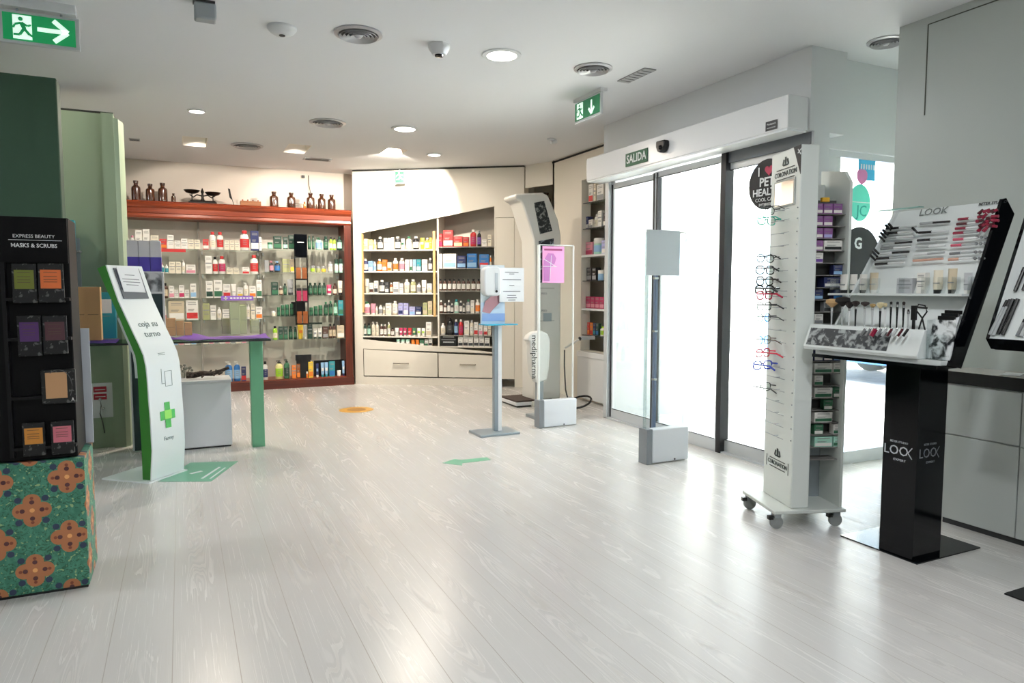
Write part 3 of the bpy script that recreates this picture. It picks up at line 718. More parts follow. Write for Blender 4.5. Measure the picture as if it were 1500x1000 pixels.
# hanging black display strip with packs
hx0 = at_y(432, 400, YB - .06); hx1 = at_y(450, 400, YB - .06); w_ = (hx1[0] - hx0[0]) / 2
t = thing('hanging_display', 'narrow black ladder display with header card hanging on the green bay', 'display', ((hx0[0] + hx1[0]) / 2, YB - .07, .80))
m = mb(black); H = 1.14
for s in (-1, 1): m.cyl((s * w_, 0, 0), (s * w_, 0, H - .2), .008, 8)
for z in (.02, .3, .58, .86): m.box(-w_, w_, -.006, .006, z - .008, z + .008); m.box(-w_, w_, -.03, .0, z - .012, z - .004)
m.build('ladder_frame', t); B(glossblack, -w_ - .005, w_ + .005, -.006, .006, H - .28, H).build('header_card', t)
m = mb(whiteink); m.strokes([(-.04, .0, .04, .0, .012)], .01, face_ym(0, -.0065, H - .1), .001); m.build('print', t)
for z in (.3, .58, .86): B(black, -.012, .012, 0, .07, z - .004, z + .004).build('hook', t)
for zz, cc, ll in ((.59, 'orange', 'orange'), (.31, 'magenta', 'pink'), (.03, 'orange', 'orange')):
    for s in (-1, 1):
        h = .11 if zz > .5 else (.13 if zz > .2 else .12)
        e = thing('hanging_pack', '%s %s pack on the %s rung of the black ladder display' % ('left' if s < 0 else 'right', {('.59'): 'orange printed', '.31': 'pink', '.03': 'tall orange'}[('%.2f' % zz)[1:]], {'.59': 'upper', '.31': 'middle', '.03': 'lowest'}[('%.2f' % zz)[1:]]), 'pack', (t.location.x + s * .036, YB - .098, .80 + zz - .004), 0, 'packs on the black ladder display')
        B(mat('pack_' + cc, {'orange': '#7d4418', 'magenta': '#8f1f42'}[cc], .5), -.028, .028, 0, .02, 0, h).build('pouch', e); B(pm('black' if ll != 'orange' else 'amber'), -.028, .028, -.001, .021, h, h + .03).build('header', e)

# ---- amber bottles and antiques on the cornice
amber = mat('amber_glass', '#45230e', .12, coat=.3); amberl = mat('amber_glass_light', '#b06a22', .1)
ZC = 2.2705
def flask(px0, px1, h, label, Y=YB + .12, am=amber):
    a = at_y(px0, 300, Y); b2 = at_y(px1, 300, Y); w = b2[0] - a[0]; hh = h * .0088
    t = thing('amber_bottle', label, 'bottle', ((a[0] + b2[0]) / 2, Y, ZC), 0, 'amber apothecary bottles')
    r = w / 2
    mb(am).lathe([(r * .92, 0), (r, r * .1), (r, hh * .62), (r * .92, hh * .70), (r * .48, hh * .78), (r * .42, hh * .86), (r * .55, hh * .88), (r * .55, hh * .91)], 18).build('bottle_body', t)
    mb(mat('amber_stopper', '#3a1d0d', .2)).lathe([(r * .38, hh * .91), (r * .56, hh * .93), (r * .56, hh), (0, hh)], 14).build('stopper', t)
flask(178, 186, 18, 'amber bottle at the left end of the cornice, cut by the green pilaster')
flask(193, 207, 27, 'wide amber bottle, leftmost full one on the mahogany cornice'); flask(214, 227.5, 24, 'shorter amber bottle between two taller ones left of the scales')
flask(232, 246, 26, 'amber bottle beside the tiny bottle, left of the scales'); flask(251, 258, 13, 'tiny amber bottle just left of the antique scales')
flask(395, 408, 23, 'amber bottle right of the small wooden box'); flask(420.5, 433, 23, 'amber bottle standing behind the little wire stand')
flask(444, 448.5, 11, 'tiny honey-coloured bottle on the cornice', am=amberl); flask(449, 461, 24, 'amber bottle with a wire rising behind it'); flask(462, 465, 8, 'very small dark vial between two amber bottles')
flask(465.5, 477, 23.5, 'second amber bottle from the right end of the cornice'); flask(480, 491.5, 23, 'amber bottle at the right end of the mahogany cornice')
a = at_y(297, 299, YB + .12)
t = thing('balance_scales', 'antique dark two-pan balance scales on the mahogany cornice', 'scales', (a[0], YB + .12, ZC))
iron = mat('dark_iron', '#1d1a18', .4, .6)
mb(iron).box(-.155, .155, -.06, .06, .0, .03).box(-.14, .14, -.05, .05, .03, .045).build('base', t, .006)
mb(iron).lathe([(.03, .04), (.015, .07), (.012, .13), (.02, .15), (.006, .19), (0, .2)], 12).build('pillar', t)
m = mb(iron); m.tube([(-.14, 0, .115), (-.10, 0, .085), (-.06, 0, .115), (0, 0, .10), (.06, 0, .115), (.10, 0, .085), (.14, 0, .115)], .008, 8); m.build('beam', t)
for s in (-1, 1):
    m = mb(mat('dark_pan', '#2d2823', .3, .7)); z0 = .13 if s < 0 else .115
    m.lathe([(.03, z0 - .005), (.07, z0 + .008), (.092, z0 + .035), (.088, z0 + .035), (.066, z0 + .014), (0, z0 + .003)], 24, (s * .115, 0, 0)); m.build('pan', t)
    mb(iron).cyl((s * .115, 0, .045), (s * .115, 0, z0), .006).build('pan_rod', t)
t = thing('quill', 'dark feather quill leaning on the cornice', 'quill', (at_y(340, 290, YB + .1)[0], YB + .1, ZC))
mb(iron).tube([(.02, 0, 0), (.0, .0, .08), (-.03, .02, .20)], .004, 6).build('shaft', t); mb(iron).prism([(-.004, .07), (-.02, .2), (-.045, .21), (-.03, .1)], 'y', -.002, .002).build('vane', t)
t = thing('wooden_box', 'low wooden box with knobs on the mahogany cornice', 'box', (at_y(367, 300, YB + .1)[0], YB + .1, ZC))
B(wood_mat('old_wood', '#a06a3f', '#8a5530', .5), -.12, .12, -.05, .05, 0, .065).build('box_body', t, .003)
m = mb(mahog)
for x in (-.09, -.03, .03, .09): m.cyl((x, 0, .065), (x, 0, .085), .008, 8)
m.build('knobs', t)
t = thing('wire_stand', 'little black wire stand in front of an amber bottle', 'stand', (at_y(432, 300, YB + .02)[0], YB + .03, ZC))
m = mb(iron); m.tube([(-.1, 0, 0), (-.1, 0, .05), (.0, 0, .055), (.09, 0, .055), (.11, 0, .03), (.11, 0, 0)], .003, 6); m.tube([(-.1, 0, .03), (.05, 0, .03)], .003, 6); m.build('wire', t)
t = thing('wall_socket', 'small black cable outlet on the wall above the amber bottles', 'socket', at_y(444, 259, 9.545))
B(black, -.018, .018, -.02, .004, -.018, .018).build('housing', t)
t = thing('wall_cable', 'thin black cable hanging down the wall above the cornice', 'cable', at_y(452, 259, 9.54))
mb(black).tube([(0, 0, .02), (0, -.01, -.1), (.012, -.02, -.18), (.02, -.03, -.26)], .004, 6).build('cable', t)

# ------------------------------------------------------------------ diagonal white cabinet
A = Vector((2.06, 9.2, 0)); E2 = Vector((3.93, 7.93, 0)); U = (E2 - A).normalized(); N = Vector((U.y, -U.x, 0))   # N points to the room
L = (E2 - A).length; RZ = math.atan2(U.y, U.x)
cab = thing('display_cabinet', 'tall cream built-in cabinet with slanted open display niche and drawers', 'cabinet', tuple(A), RZ)
def cpx(px, py):
    q = Vector(at_plane(px, py, A, N)); return ((q - A).dot(U), q.z)
TD = .02
otl, otr, obl, obr = (.112, 1.985), (1.878, 2.30), (.112, .596), (1.878, .446)
def cface(m, pts, y0=0., y1=TD): m.prism(pts, 'y', y0, y1)
f = mb(creamlam)
cface(f, [(0, 0), (otl[0], 0), (otl[0], 2.79), (0, 2.79)])
cface(f, [(otl[0], otl[1]), (otr[0], otr[1]), (otr[0], 2.79), (otl[0], 2.79)])
cface(f, [(otr[0], 0), (1.895, 0), (1.895, 2.79), (otr[0], 2.79)])
cface(f, [(2.14, 0), (L, 0), (L, 2.79), (2.14, 2.79)]); cface(f, [(1.895, 2.16), (2.14, 2.16), (2.14, 2.79), (1.895, 2.79)])
cface(f, [(otl[0], .0), (otr[0], .0), (otr[0], .10), (otl[0], .10)])
cface(f, [(otl[0], .47), (obr[0], .43), (obr[0], obr[1]), (obl[0], obl[1])], .0, TD)
f.build('face_frame', cab)
s = mb(creamlam); s.box(0, .02, TD, .5, 0, 2.79); s.box(L - .02, L, TD, .42, 0, 2.79); s.box(.02, L - .02, TD, .42, 2.6, 2.62); s.build('carcass', cab)
B(mat('niche_back', '#bdb8ac', .6), .02, L - .02, .36, .38, .1, 2.6).build('back_panel', cab)
B(creamlam, 1.125, 1.145, TD + .001, .35, .5, 2.3).build('divider', cab)
B(creamlam, .095, .11, TD, .36, .4, 2.1).build('niche_side', cab); B(creamlam, 1.88, 1.895, TD, .36, .4, 2.4).build('niche_side', cab)
B(pine, .113, .133, -.004, .03, .95, 1.975).build('wood_strip', cab); B(pine, 1.075, 1.105, -.004, .03, .9, 2.0).build('wood_strip', cab)
B(creamlam, 1.898, 2.137, -.004, .015, .105, 2.155).build('door', cab, .002)
for i, (x0, x1, za, zb) in enumerate(((.125, 1.125, .465, .425), (1.14, 1.885, .425, .40))):
    m = mb(creamlam); m.prism([(x0, .115), (x1, .115), (x1, zb), (x0, za)], 'y', -.006, .012); d = m.build('drawer', cab)
    hx = ((.534 + .729) / 2, (1.433 + 1.623) / 2)[i]
    h = mb(mat('bronze_handle', '#8b8478', .35, .7)); h.tube([(hx - .10, -.006, .285), (hx - .10, -.03, .285), (hx + .10, -.03, .285), (hx + .10, -.006, .285)], .007, 8); h.build('handle', d)
B(mat('shadow_gap', '#2b2d2a', .8), 0, L, -.003, .3, 2.779, 2.7985).build('top_shadow_gap', cab)  # closed strip with the shade between cabinet and ceiling in its colour
t = thing('cabinet_socket', 'small round grey fitting on the upper right of the cream cabinet', 'fitting', tuple(A + U * cpx(752, 287)[0] + N * .002 + Vector((0, 0, 2.42))), RZ)
mb(steel).cyl((0, 0, 0), (0, -.012, 0), .02, 14).build('body', t)
SLZ = [1.77, 1.49, 1.205, .92, .64]; SRZ = [1.80, 1.525, 1.237, .946, .661]
for z in SLZ: B(creamlam, .111, 1.124, .012, .355, z - .018, z).build('shelf', cab)
for z in SRZ: B(mat('grey_shelf', '#8d8a83', .5), 1.146, 1.879, .012, .355, z - .012, z).build('shelf', cab)
B(creamlam, .111, 1.124, .03, .355, .50, .515).build('shelf', cab); B(creamlam, 1.146, 1.879, .03, .355, .50, .515).build('shelf', cab)
Pc = A - N * .035
def crow(side, si, items, z=None, dz=0.):
    z = z if z is not None else (SLZ, SRZ)[side][si]; cx = (580, 680)[side]
    lo, hi = 250., 640.
    for _ in range(30):
        mid = (lo + hi) / 2
        if at_plane(cx, mid, Pc, N)[2] > z: lo = mid
        else: hi = mid
    nm = ['top shelf', 'second shelf', 'third shelf', 'fourth shelf', 'fifth shelf', 'bottom'][si]
    row(items, Pmap(Pc, N, RZ, lo, z + .0006), 'cream cabinet ' + ('left side ', 'right side ')[side] + nm, 'products in the cream cabinet', dz)
crow(0, 0, [(c, 531, 538.5, 16, 'cream', 'pale yellow'), (c, 539.5, 546, 15, 'pale yellow', 'white'), (b, 546.5, 551, 15, 'cream', 'pale yellow'), (b, 552, 560, 19, 'dark grey', 'white', 'white'), (c, 562, 567.5, 17, 'white'), (c, 568.5, 572.5, 17, 'white'), (c, 573, 577, 18, 'white'), (b, 577.5, 586, 19, 'dark grey', 'white', 'white'), (t_, 587, 592.5, 16, 'white', 'green', 'white'), (b, 594, 602.5, 19, 'cream', 'white', 'green'), (b, 604, 613, 19, 'black', 'white', 'white'), (t_, 615, 621.5, 17, 'yellow', 'white', 'yellow'), (b, 622.5, 628.5, 17, 'yellow', 'white', 'white'), (c, 629, 632.5, 17, 'yellow')])
crow(0, 1, [(b, 531, 538.5, 18, 'navy', 'white', 'white'), (c, 539.5, 546, 15, 'light blue', 'white'), (b, 546.5, 550.5, 14, 'white', 'light blue'), (b, 551.5, 559, 18, 'orange', 'white', 'white'), (c, 560, 566.5, 17, 'orange', 'cream'), (c, 567.5, 573, 13, 'cream', 'orange'), (b, 574.5, 582.5, 19, 'white', 'orange', 'white'), (b, 584, 592, 19, 'white', 'pink', 'white'), (c, 593.5, 599, 17, 'white'), (c, 600, 604, 17, 'white', 'green'), (c, 605, 609.5, 17, 'light blue', 'white'), (c, 610.5, 616.5, 17, 'teal', 'white'), (c, 618, 626, 17, 'white'), (b, 627, 632.5, 19, 'dark grey', 'white', 'white')])
crow(0, 2, [(c, 531, 533.5, 18, 'brown'), (t_, 534, 540, 21, 'cream', None, 'cream'), (c, 541, 547, 15, 'white', 'brown'), (c, 548, 553.5, 18, 'white', 'dark grey'), (b, 554.5, 563, 19, 'dark grey', 'white', 'white'), (c, 564, 569.5, 16, 'dark grey', 'white'), (b, 570.5, 575, 15, 'amber', 'cream', 'white'), (c, 576, 584, 16, 'white', 'grey'), (c, 585, 590.5, 14, 'white'), (b, 591.5, 599, 20, 'white', 'cream', 'white'), (b, 600.5, 608.5, 20, 'olive', 'cream', 'white'), (b, 610, 616, 15, 'white', 'grey', 'grey'), (t_, 617, 624, 19, 'white', None, 'cream'), (c, 625.5, 632.5, 14, 'white', 'beige')])
crow(0, 3, [(b, 532, 541, 19, 'white', 'pink', 'green'), (t_, 542, 549.5, 16, 'pink', None, 'white'), (b, 550, 553, 12, 'white'), (b, 554, 560, 14, 'white', 'grey', 'white'), (b, 560.5, 564, 12, 'white', 'beige'), (c, 565, 573, 17, 'white', 'cream'), (b, 574, 582, 20, 'cream', 'white', 'white'), (c, 583.5, 590, 17, 'lavender', 'navy'), (c, 591, 598, 17, 'lavender', 'white'), (c, 599.5, 608, 12, 'lavender', 'light blue'), (c, 609, 617, 12, 'navy', 'white'), (c, 619.5, 626, 18, 'olive', 'beige'), (c, 627, 633, 20, 'beige', 'olive')])
crow(0, 4, [(b, 532, 536.5, 18, 'dark green', 'white', 'black'), (b, 537.5, 542.5, 18, 'dark green', 'mint', 'black'), (p_, 544, 549.5, 20, 'cream'), (p_, 550, 554.5, 20, 'cream'), (b, 556, 561, 17, 'brown', 'white', 'white'), (b, 561.5, 566, 17, 'brown', 'white', 'white'), (p_, 567, 571.5, 20, 'olive', 'white'), (b, 572, 577, 12, 'brown', 'white', 'black'), (t_, 578, 583.5, 12, 'white', None, 'white'), (t_, 584.5, 589.5, 12, 'magenta', 'white', 'white'), (t_, 590.5, 595.5, 12, 'magenta', 'white', 'white'), (t_, 597, 602.5, 12, 'red', 'pink', 'white'), (t_, 604, 609, 12, 'green', 'pale yellow', 'white'), (t_, 610.5, 616, 12, 'white', 'lime', 'white'), (t_, 617, 622.5, 12, 'white', 'lime', 'white'), (c, 624, 632, 21, 'white', 'beige')])
crow(0, 5, [(j, 580, 586, 9, 'white', None, 'mint'), (j, 587, 593, 9, 'white', None, 'mint'), (j, 594, 600, 9, 'white', None, 'mint'), (j, 602, 607.5, 9, 'orange', None, 'orange'), (j, 608.5, 614, 9, 'orange', None, 'orange'), (c, 615, 621, 9, 'green', 'white'), (c, 622, 627, 9, 'white', 'green'), (c, 628, 633, 12, 'white', 'dark grey')], .5155)
crow(1, 0, [(c, 641.5, 648, 19, 'red', 'magenta'), (c, 649, 663.5, 24, 'red', 'white'), (c, 664.5, 677.5, 15, 'red', 'pale yellow'), (c, 678.5, 686.5, 14, 'red', 'orange'), (b, 688, 697.5, 25, 'red', 'magenta', 'white'), (b, 698.5, 704.5, 23, 'black', 'purple', 'grey'), (c, 706, 713, 10, 'white'), (c, 714.5, 719.5, 17, 'cream')])
crow(1, 1, [(c, 642, 648, 21, 'white', 'mint'), (c, 649, 668.5, 21, 'white', 'light blue'), (c, 669.5, 682.5, 18, 'navy', 'light blue'), (c, 684, 698.5, 21, 'blue', 'light blue'), (c, 702, 716, 20, 'blue', 'red'), (b, 717, 720, 18, 'orange')])
crow(1, 2, [(b, x, x + w_, 17, 'brown', 'white', 'black') for x, w_ in ((643, 4), (648.5, 5.5), (655.5, 5.5), (662.3, 5.5), (669, 5.7), (675.8, 5.7), (682.8, 5.7), (690, 6.3), (698, 5.5), (704.5, 5.5), (711, 5.5))])
crow(1, 3, [(b, 643, 648.5, 19, 'brown', 'white', 'white'), (b, 649.5, 654, 14, 'brown', 'white', 'white'), (b, 655, 659.5, 19, 'dark grey', 'white', 'white'), (b, 660, 664, 14, 'dark grey', 'white', 'white'), (b, 665, 671.5, 20, 'mint', 'white', 'teal'), (b, 672.5, 677, 18, 'dark grey', 'white', 'white'), (b, 677.5, 681, 14, 'dark grey', 'white', 'white'), (b, 682.5, 688.5, 20, 'grey', 'white', 'green'), (c, 689.5, 694.5, 19, 'white', 'cream'), (b, 696, 702.5, 20, 'white', 'orange', 'white'), (b, 703, 709, 20, 'white', 'orange', 'white')])
crow(1, 4, [(b, 645, 652, 17, 'white', 'cream', 'white'), (p_, 654, 663.5, 25, 'black', 'dark grey', 'black'), (b, 665, 670.5, 23, 'navy', 'light blue', 'white'), (b, 671.5, 678, 23, 'red', 'magenta', 'white'), (c, 680, 687, 21, 'white', 'cream'), (b, 688, 693.5, 22, 'cream', 'white', 'silver'), (c, 694.5, 700, 19, 'white', 'red'), (c, 701, 707, 17, 'white', 'pink'), (c, 708.5, 714, 15, 'white', 'red'), (c, 715, 719, 15, 'cream')])
crow(1, 5, [(c, 645, 669, 16, 'black')] + [(c, x, x + 7, h, 'white', 'dark grey') for x, h in ((671, 14), (678.5, 15), (686, 14), (694, 15), (702, 15), (710, 13))], .5155)
# panels beyond the cabinet and old wooden shelf seen past it
q = A + U * (L + .01)
struct(B(creamlam, 4.16, 4.6, 8.96, 9.0, 0, CEIL), 'wall_nook')
nm_ = mb(creamlam); nm_.prism([(3.945, 7.93), (4.12, 7.52), (4.14, 7.53), (3.965, 7.94)], 'z', 2.52, CEIL); struct(nm_, 'wall_link')
t = thing('wooden_shelf', 'end of an old mahogany shelf beyond the tall cream cabinet', 'shelf', (4.0, 8.12, 2.22))
o_ = B(mahog, .19, .595, -.17, .13, 0, .05).build('board', t); B(mahogv, .21, .595, -.15, .12, -.36, 0).build('side_panel', t)
def flask2(px0, px1, h, label, Y):
    a = at_y(px0, 290, Y); b2 = at_y(px1, 290, Y); r = (b2[0] - a[0]) / 2; hh = h * .0083
    t = thing('amber_bottle', label, 'bottle', ((a[0] + b2[0]) / 2, Y, 2.2705), 0, 'amber apothecary bottles')
    mb(amber).lathe([(r * .92, 0), (r, r * .1), (r, hh * .62), (r * .92, hh * .70), (r * .48, hh * .78), (r * .42, hh * .86), (r * .55, hh * .91)], 18).build('bottle_body', t)
    mb(mat('amber_stopper', '#3a1d0d', .2)).lathe([(r * .38, hh * .91), (r * .56, hh * .93), (r * .56, hh), (0, hh)], 14).build('stopper', t)
flask2(793, 806, 28, 'amber bottle on the shelf end beyond the cream cabinet, nearer the room', 8.1)
flask2(812, 824, 30, 'amber bottle half hidden by the side wall, beyond the cream cabinet', 8.1)

# ------------------------------------------------------------------ niche shelves in the side wall
ns = thing('niche_shelving', 'white niche with glass and white shelves beside the glass doors', 'shelving', (NX, 6.27, 0))
gz = [(2.215, 'g'), (1.93, 'g'), (1.635, 'w'), (1.35, 'g'), (1.04, 'w'), (.74, 'g')]
B(mat('niche_lining', '#cfd0cc', .5), .30, .318, -.54, .54, .57, 2.46).build('back_panel', ns)
for z, k in gz: B(shelfglass if k == 'g' else gloss_white, .0 if k == 'w' else .02, .298, -.54, .54, z - (.022 if k == 'w' else .008), z).build('shelf', ns)
for z, k in gz:
    if k == 'g': B(alumdark, .012, .02, -.54, .54, z - .009, z).build('shelf_edge', ns)
bc = thing('base_cabinet', 'low white cupboard beneath the niche shelves by the door', 'cabinet', (NX, 6.27, 0))
B(gloss_white, -.05, -.001, -.56, .54, .03, .50).build('door', bc, .004); 
k_ = bc.children[0] if bc.children else None
mb(steel).cyl((-.05, -.18, .32), (-.075, -.18, .32), .015, 12).build('knob', bc)
B(gloss_white, -.06, -.001, -.56, .54, .50, .56).build('top', bc)
def nrow(si, items, X=None):
    X = NX + .06; z = gz[si][0]; P0 = Vector((X, 0, 0)); n = Vector((-1, 0, 0))
    lo, hi = 200., 640.
    for _ in range(30):
        mid = (lo + hi) / 2
        if at_plane(870, mid, P0, n)[2] > z: lo = mid
        else: hi = mid
    row(items, Pmap(P0, n, -PI / 2, lo, z + .0006), 'door niche ' + ['top shelf', 'second shelf', 'third shelf', 'fourth shelf', 'fifth shelf', 'sixth shelf'][si], 'products in the niche by the door')
nrow(0, [(c, 862, 868.5, 27, 'white', 'red'), (c, 869.5, 872.5, 27, 'cream'), (c, 874, 884, 24, 'white', 'grey'), (b, 886, 893, 22, 'white')])
nrow(1, [(c, 856, 861.5, 18, 'navy', 'white'), (c, 862, 868, 13, 'white', 'grey'), (b, 869, 874.5, 20, 'white', 'cream'), (c, 875.5, 881, 24, 'white'), (c, 883, 895, 20, 'dark grey', 'white'), (b, 897, 906, 20, 'white', 'blue')])
nrow(2, [(c, 857, 868, 19, 'pink', 'magenta'), (j, 869.5, 879, 24, 'mint', 'light blue'), (c, 881, 889, 20, 'lavender', 'white'), (c, 892, 904, 22, 'white', 'pink')])
nrow(3, [(c, 859, 866, 19, 'dark grey', 'grey'), (c, 867, 873, 19, 'black', 'silver'), (j, 874.5, 881, 15, 'light blue'), (c, 884, 892, 18, 'grey')])
nrow(4, [(c, 858, 864.5, 17, 'magenta', 'pink'), (c, 865, 871, 17, 'magenta', 'pink'), (c, 871.5, 877.5, 17, 'magenta', 'pink'), (c, 878, 884.5, 17, 'magenta', 'pink'), (c, 887, 895, 18, 'grey', 'white')])
nrow(5, [(c, 860, 863.5, 18, 'red', 'orange'), (c, 864, 868, 18, 'orange', 'red'), (c, 868.5, 872, 18, 'navy', 'teal'), (c, 872.5, 876.5, 18, 'dark green', 'blue'), (b, 877.5, 883, 14, 'white', 'lime', 'lime'), (c, 884, 891, 14, 'orange', 'white')])

# ------------------------------------------------------------------ tall machine (height and weight)
mw = mat('machine_white', '#dedcd4', .3)
hm = thing('body_scale_machine', 'tall white height and weight machine with curved arm and printed pictures', 'machine', (3.2, 6.6, 0))
def q(px, py): r = at_y(px, py, 6.6); return (r[0] - 3.2, r[2])
prof = [q(754, 286), q(757, 283.5), q(795, 282), (q(803, 286)), q(809, 300), q(818, 322), q(822, 345), (q(822, 400)[0], 1.4), (q(822, 400)[0], .06), (q(783, 400)[0], .06), q(783, 400), q(782, 352), q(777, 335), q(766, 300), q(763, 294), q(756, 291)]
mb(mw).prism(prof, 'y', 0, .30).build('column', hm, .02, 3)
pic = speckle_mat('dark_foliage_print', '#23282a', '#8f948f', 28., .4, .5, .66)
pp = [q(782, 297), q(797, 294), q(809, 338), q(791, 343)]
mb(pic).prism(pp, 'y', -.004, 0).build('picture_panel', hm)
pp = [q(789, 353), q(811, 349), q(811, 414), q(789, 414)]
mb(speckle_mat('blue_dark_print', '#262b31', '#9aa5ae', 22., .3, .52, .62)).prism(pp, 'y', -.004, 0).build('screen_panel', hm)
m = mb(mat('panel_line', '#b5b5ae', .5)); 
for y in (422, 470): a = q(788, y); b2 = q(812, y); m.box(a[0], b2[0], -.003, 0, a[1] - .004, a[1] + .004)
m.build('panel_joints', hm)
a = q(797, 461); B(mat('keypad', '#8f9a9d', .5), a[0] - .01, a[0] + .09, -.004, 0, a[1] - .07, a[1] + .02).build('keypad', hm)
for y in (430, 455): text_part('PESO', .03, inkg, hm, face_ym(q(797, y)[0], -.003, q(797, y)[1]))
B(mw, q(783, 400)[0] - .04, q(822, 400)[0] + .04, -.04, .36, 0, .06).build('foot', hm, .01)
mb(mat('machine_sensor_pale', '#e9ecea', .3)).cyl((q(757, 400)[0] + .1, .15, q(770, 292)[1] - .02), (q(757, 400)[0] + .1, .15, q(770, 292)[1] - .06), .03, 14).build('sensor', hm)  # plain pale sensor under the arm, not emissive
t = thing('floor_scale', 'white platform scale with a dark brown mat, on the floor by the machine', 'scale', (3.17, 6.58, 0))
B(black, 0.02, .42, .02, .40, 0, .018).build('feet_rim', t); B(gloss_white, 0, .44, 0, .42, .018, .055).build('platform', t, .006)
B(mat('brown_mat', '#3a2c26', .6), .005, .435, .005, .415, .055, .072).build('rubber_mat', t, .004)
# rounded white monitor on a grey stem
t = thing('upright_monitor', 'white rounded upright device with dark vertical lettering on grey stem', 'device', (3.09, 6.0, 0))
def q2(px, py): r = at_y(px, py, 6.0); return (r[0] - 3.09, r[2])
pr = [q2(769, 498), q2(772, 491), q2(779, 486), q2(790, 484), q2(799, 488), q2(803, 498), q2(801, 540), q2(798, 556), q2(783, 560), q2(776, 545), q2(773, 500)]
mb(mat('device_white', '#e8e7e2', .35)).prism(pr, 'y', -.05, .05).build('body', t, .015, 3)
a = q2(790, 556); B(steel, a[0] - .03, a[0] + .03, -.03, .03, .03, a[1] + .02).build('stem', t)
B(steel, a[0] - .1, a[0] + .12, -.1, .1, 0, .03).build('foot', t, .004)
text_part('medipharma', .085, blackink, t, frame((q2(779, 520)[0], -.0525, q2(780, 522)[1]), (0, 0, -1), (1, 0, 0)))
t = thing('cable_loop', 'black cable loop lying on the floor beside the side wall', 'cable', (3.78, 6.3, 0))
m = mb(black); m.tube([(.12 * math.cos(k * PI / 8) * (1.1), .10 * math.sin(k * PI / 8), .012 + .05 * (1 + math.sin(k * PI / 8 + 1))) for k in range(16)], .011, 8, closed=True)
m.build('loop', t); mb(black).tube([(-.13, 0, .06), (-.16, .02, .2), (-.17, .03, .45), (-.17, .03, .62)], .008, 8).build('lead', t)
t = thing('wand', 'clear handheld wand with black tip held by the side wall', 'wand', (3.86, 6.55, .68))
mb(mat('pale_plastic', '#d9d8d2', .4)).cyl((-.12, 0, -.06), (.06, 0, .03), .012).build('handle', t); mb(black).sphere((.07, 0, .035), .022).build('tip', t)
B(white, .07, .25, -.02, .02, .02, .06).build('wall_bracket', t)

# ------------------------------------------------------------------ hand sanitizer stand
ds = thing('sanitizer_stand', 'grey hand sanitizer stand with dispenser, drip tray and square base', 'stand', (2.43, 5.5, 0))
st_ = mat('stand_grey', '#9aa6ae', .35, .4)
B(st_, -.18, .19, -.14, .13, 0, .02).build('base_plate', ds, .004)
B(st_, -.0, .055, -.02, .03, .02, .955).build('pole', ds, .006); B(mat('pole_light', '#eef0f1', .25), .035, .068, -.024, -.02, .02, .955).build('pole_cover', ds)
bx0 = at_y(705, 430, 5.49)[0] - 2.43; bx1 = at_y(740, 430, 5.49)[0] - 2.43
B(mat('backboard', '#d3dde2', .4), bx0, bx1, 0, .01, .95, 1.46).build('backboard', ds)
B(mat('light_blue_print', '#bcd0e4', .5), bx0, bx1 - .0, -.003, 0, .95, 1.14).build('picture', ds)
B(mat('blue_print', '#8aa6d6', .5), bx0 + .01, bx1, -.005, -.003, .98, 1.045).build('picture_band', ds)
hnd = mb(mat('hands_print', '#b98a93', .6)); x0 = bx0 + .01
hnd.prism([(x0, 1.06), (x0 + .07, 1.045), (x0 + .11, 1.09), (x0 + .18, 1.15), (x0 + .20, 1.19), (x0 + .15, 1.2), (x0 + .08, 1.19), (x0 + .03, 1.15)], 'y', -.007, -.005); hnd.build('hands_picture', ds)
dx0 = at_y(709, 430, 5.42)[0] - 2.43; dx1 = at_y(734, 430, 5.42)[0] - 2.43; cx = (dx0 + dx1) / 2; hw = (dx1 - dx0) / 2
m = mb(mat('dispenser_white', '#e6e9ea', .25)); pr = []
for k in range(24):
    an = 2 * PI * k / 24; ca, sa = math.cos(an), math.sin(an)
    pr.append((cx + hw * math.copysign(abs(ca) ** .4, ca), 1.32 + .125 * math.copysign(abs(sa) ** .4, sa)))
m.prism(pr, 'y', -.09, 0); dsp = m.build('dispenser_body', ds, .012, 3)
B(mat('dispenser_window', '#bfc6ca', .2), cx + .02, cx + .045, -.0925, -.09, 1.25, 1.39).build('level_window', ds)
mb(black).cyl((cx + .032, -.09, 1.235), (cx + .032, -.094, 1.235), .011, 14).build('sensor', ds)
B(mat('blue_acrylic', '#3aa6c8', .15), bx0 + .0, bx1 + .08, -.10, .05, .945, .957).build('drip_tray', ds, .003)
sx0 = at_y(733, 430, 5.46)[0] - 2.43; sx1 = at_y(769, 430, 5.46)[0] - 2.43
nt_ = thing('notice_sheet', 'white printed notice sheet fixed right of the sanitizer dispenser', 'notice', (2.43 + (sx0 + sx1) / 2, 5.48, 1.29))
hw2 = (sx1 - sx0) / 2; B(paper, -hw2, hw2, 0, .003, -.145, .148).build('sheet', nt_)
m = mb(inkg)
for z, a_ in ((.11, .55), (.095, .2), (.045, .75), (-.005, .2), (-.055, .7), (-.09, .35), (-.11, .4), (-.13, .3)): m.box(-hw2 * a_, hw2 * a_, -.001, 0, z - .003, z + .003)
m.build('print', nt_)

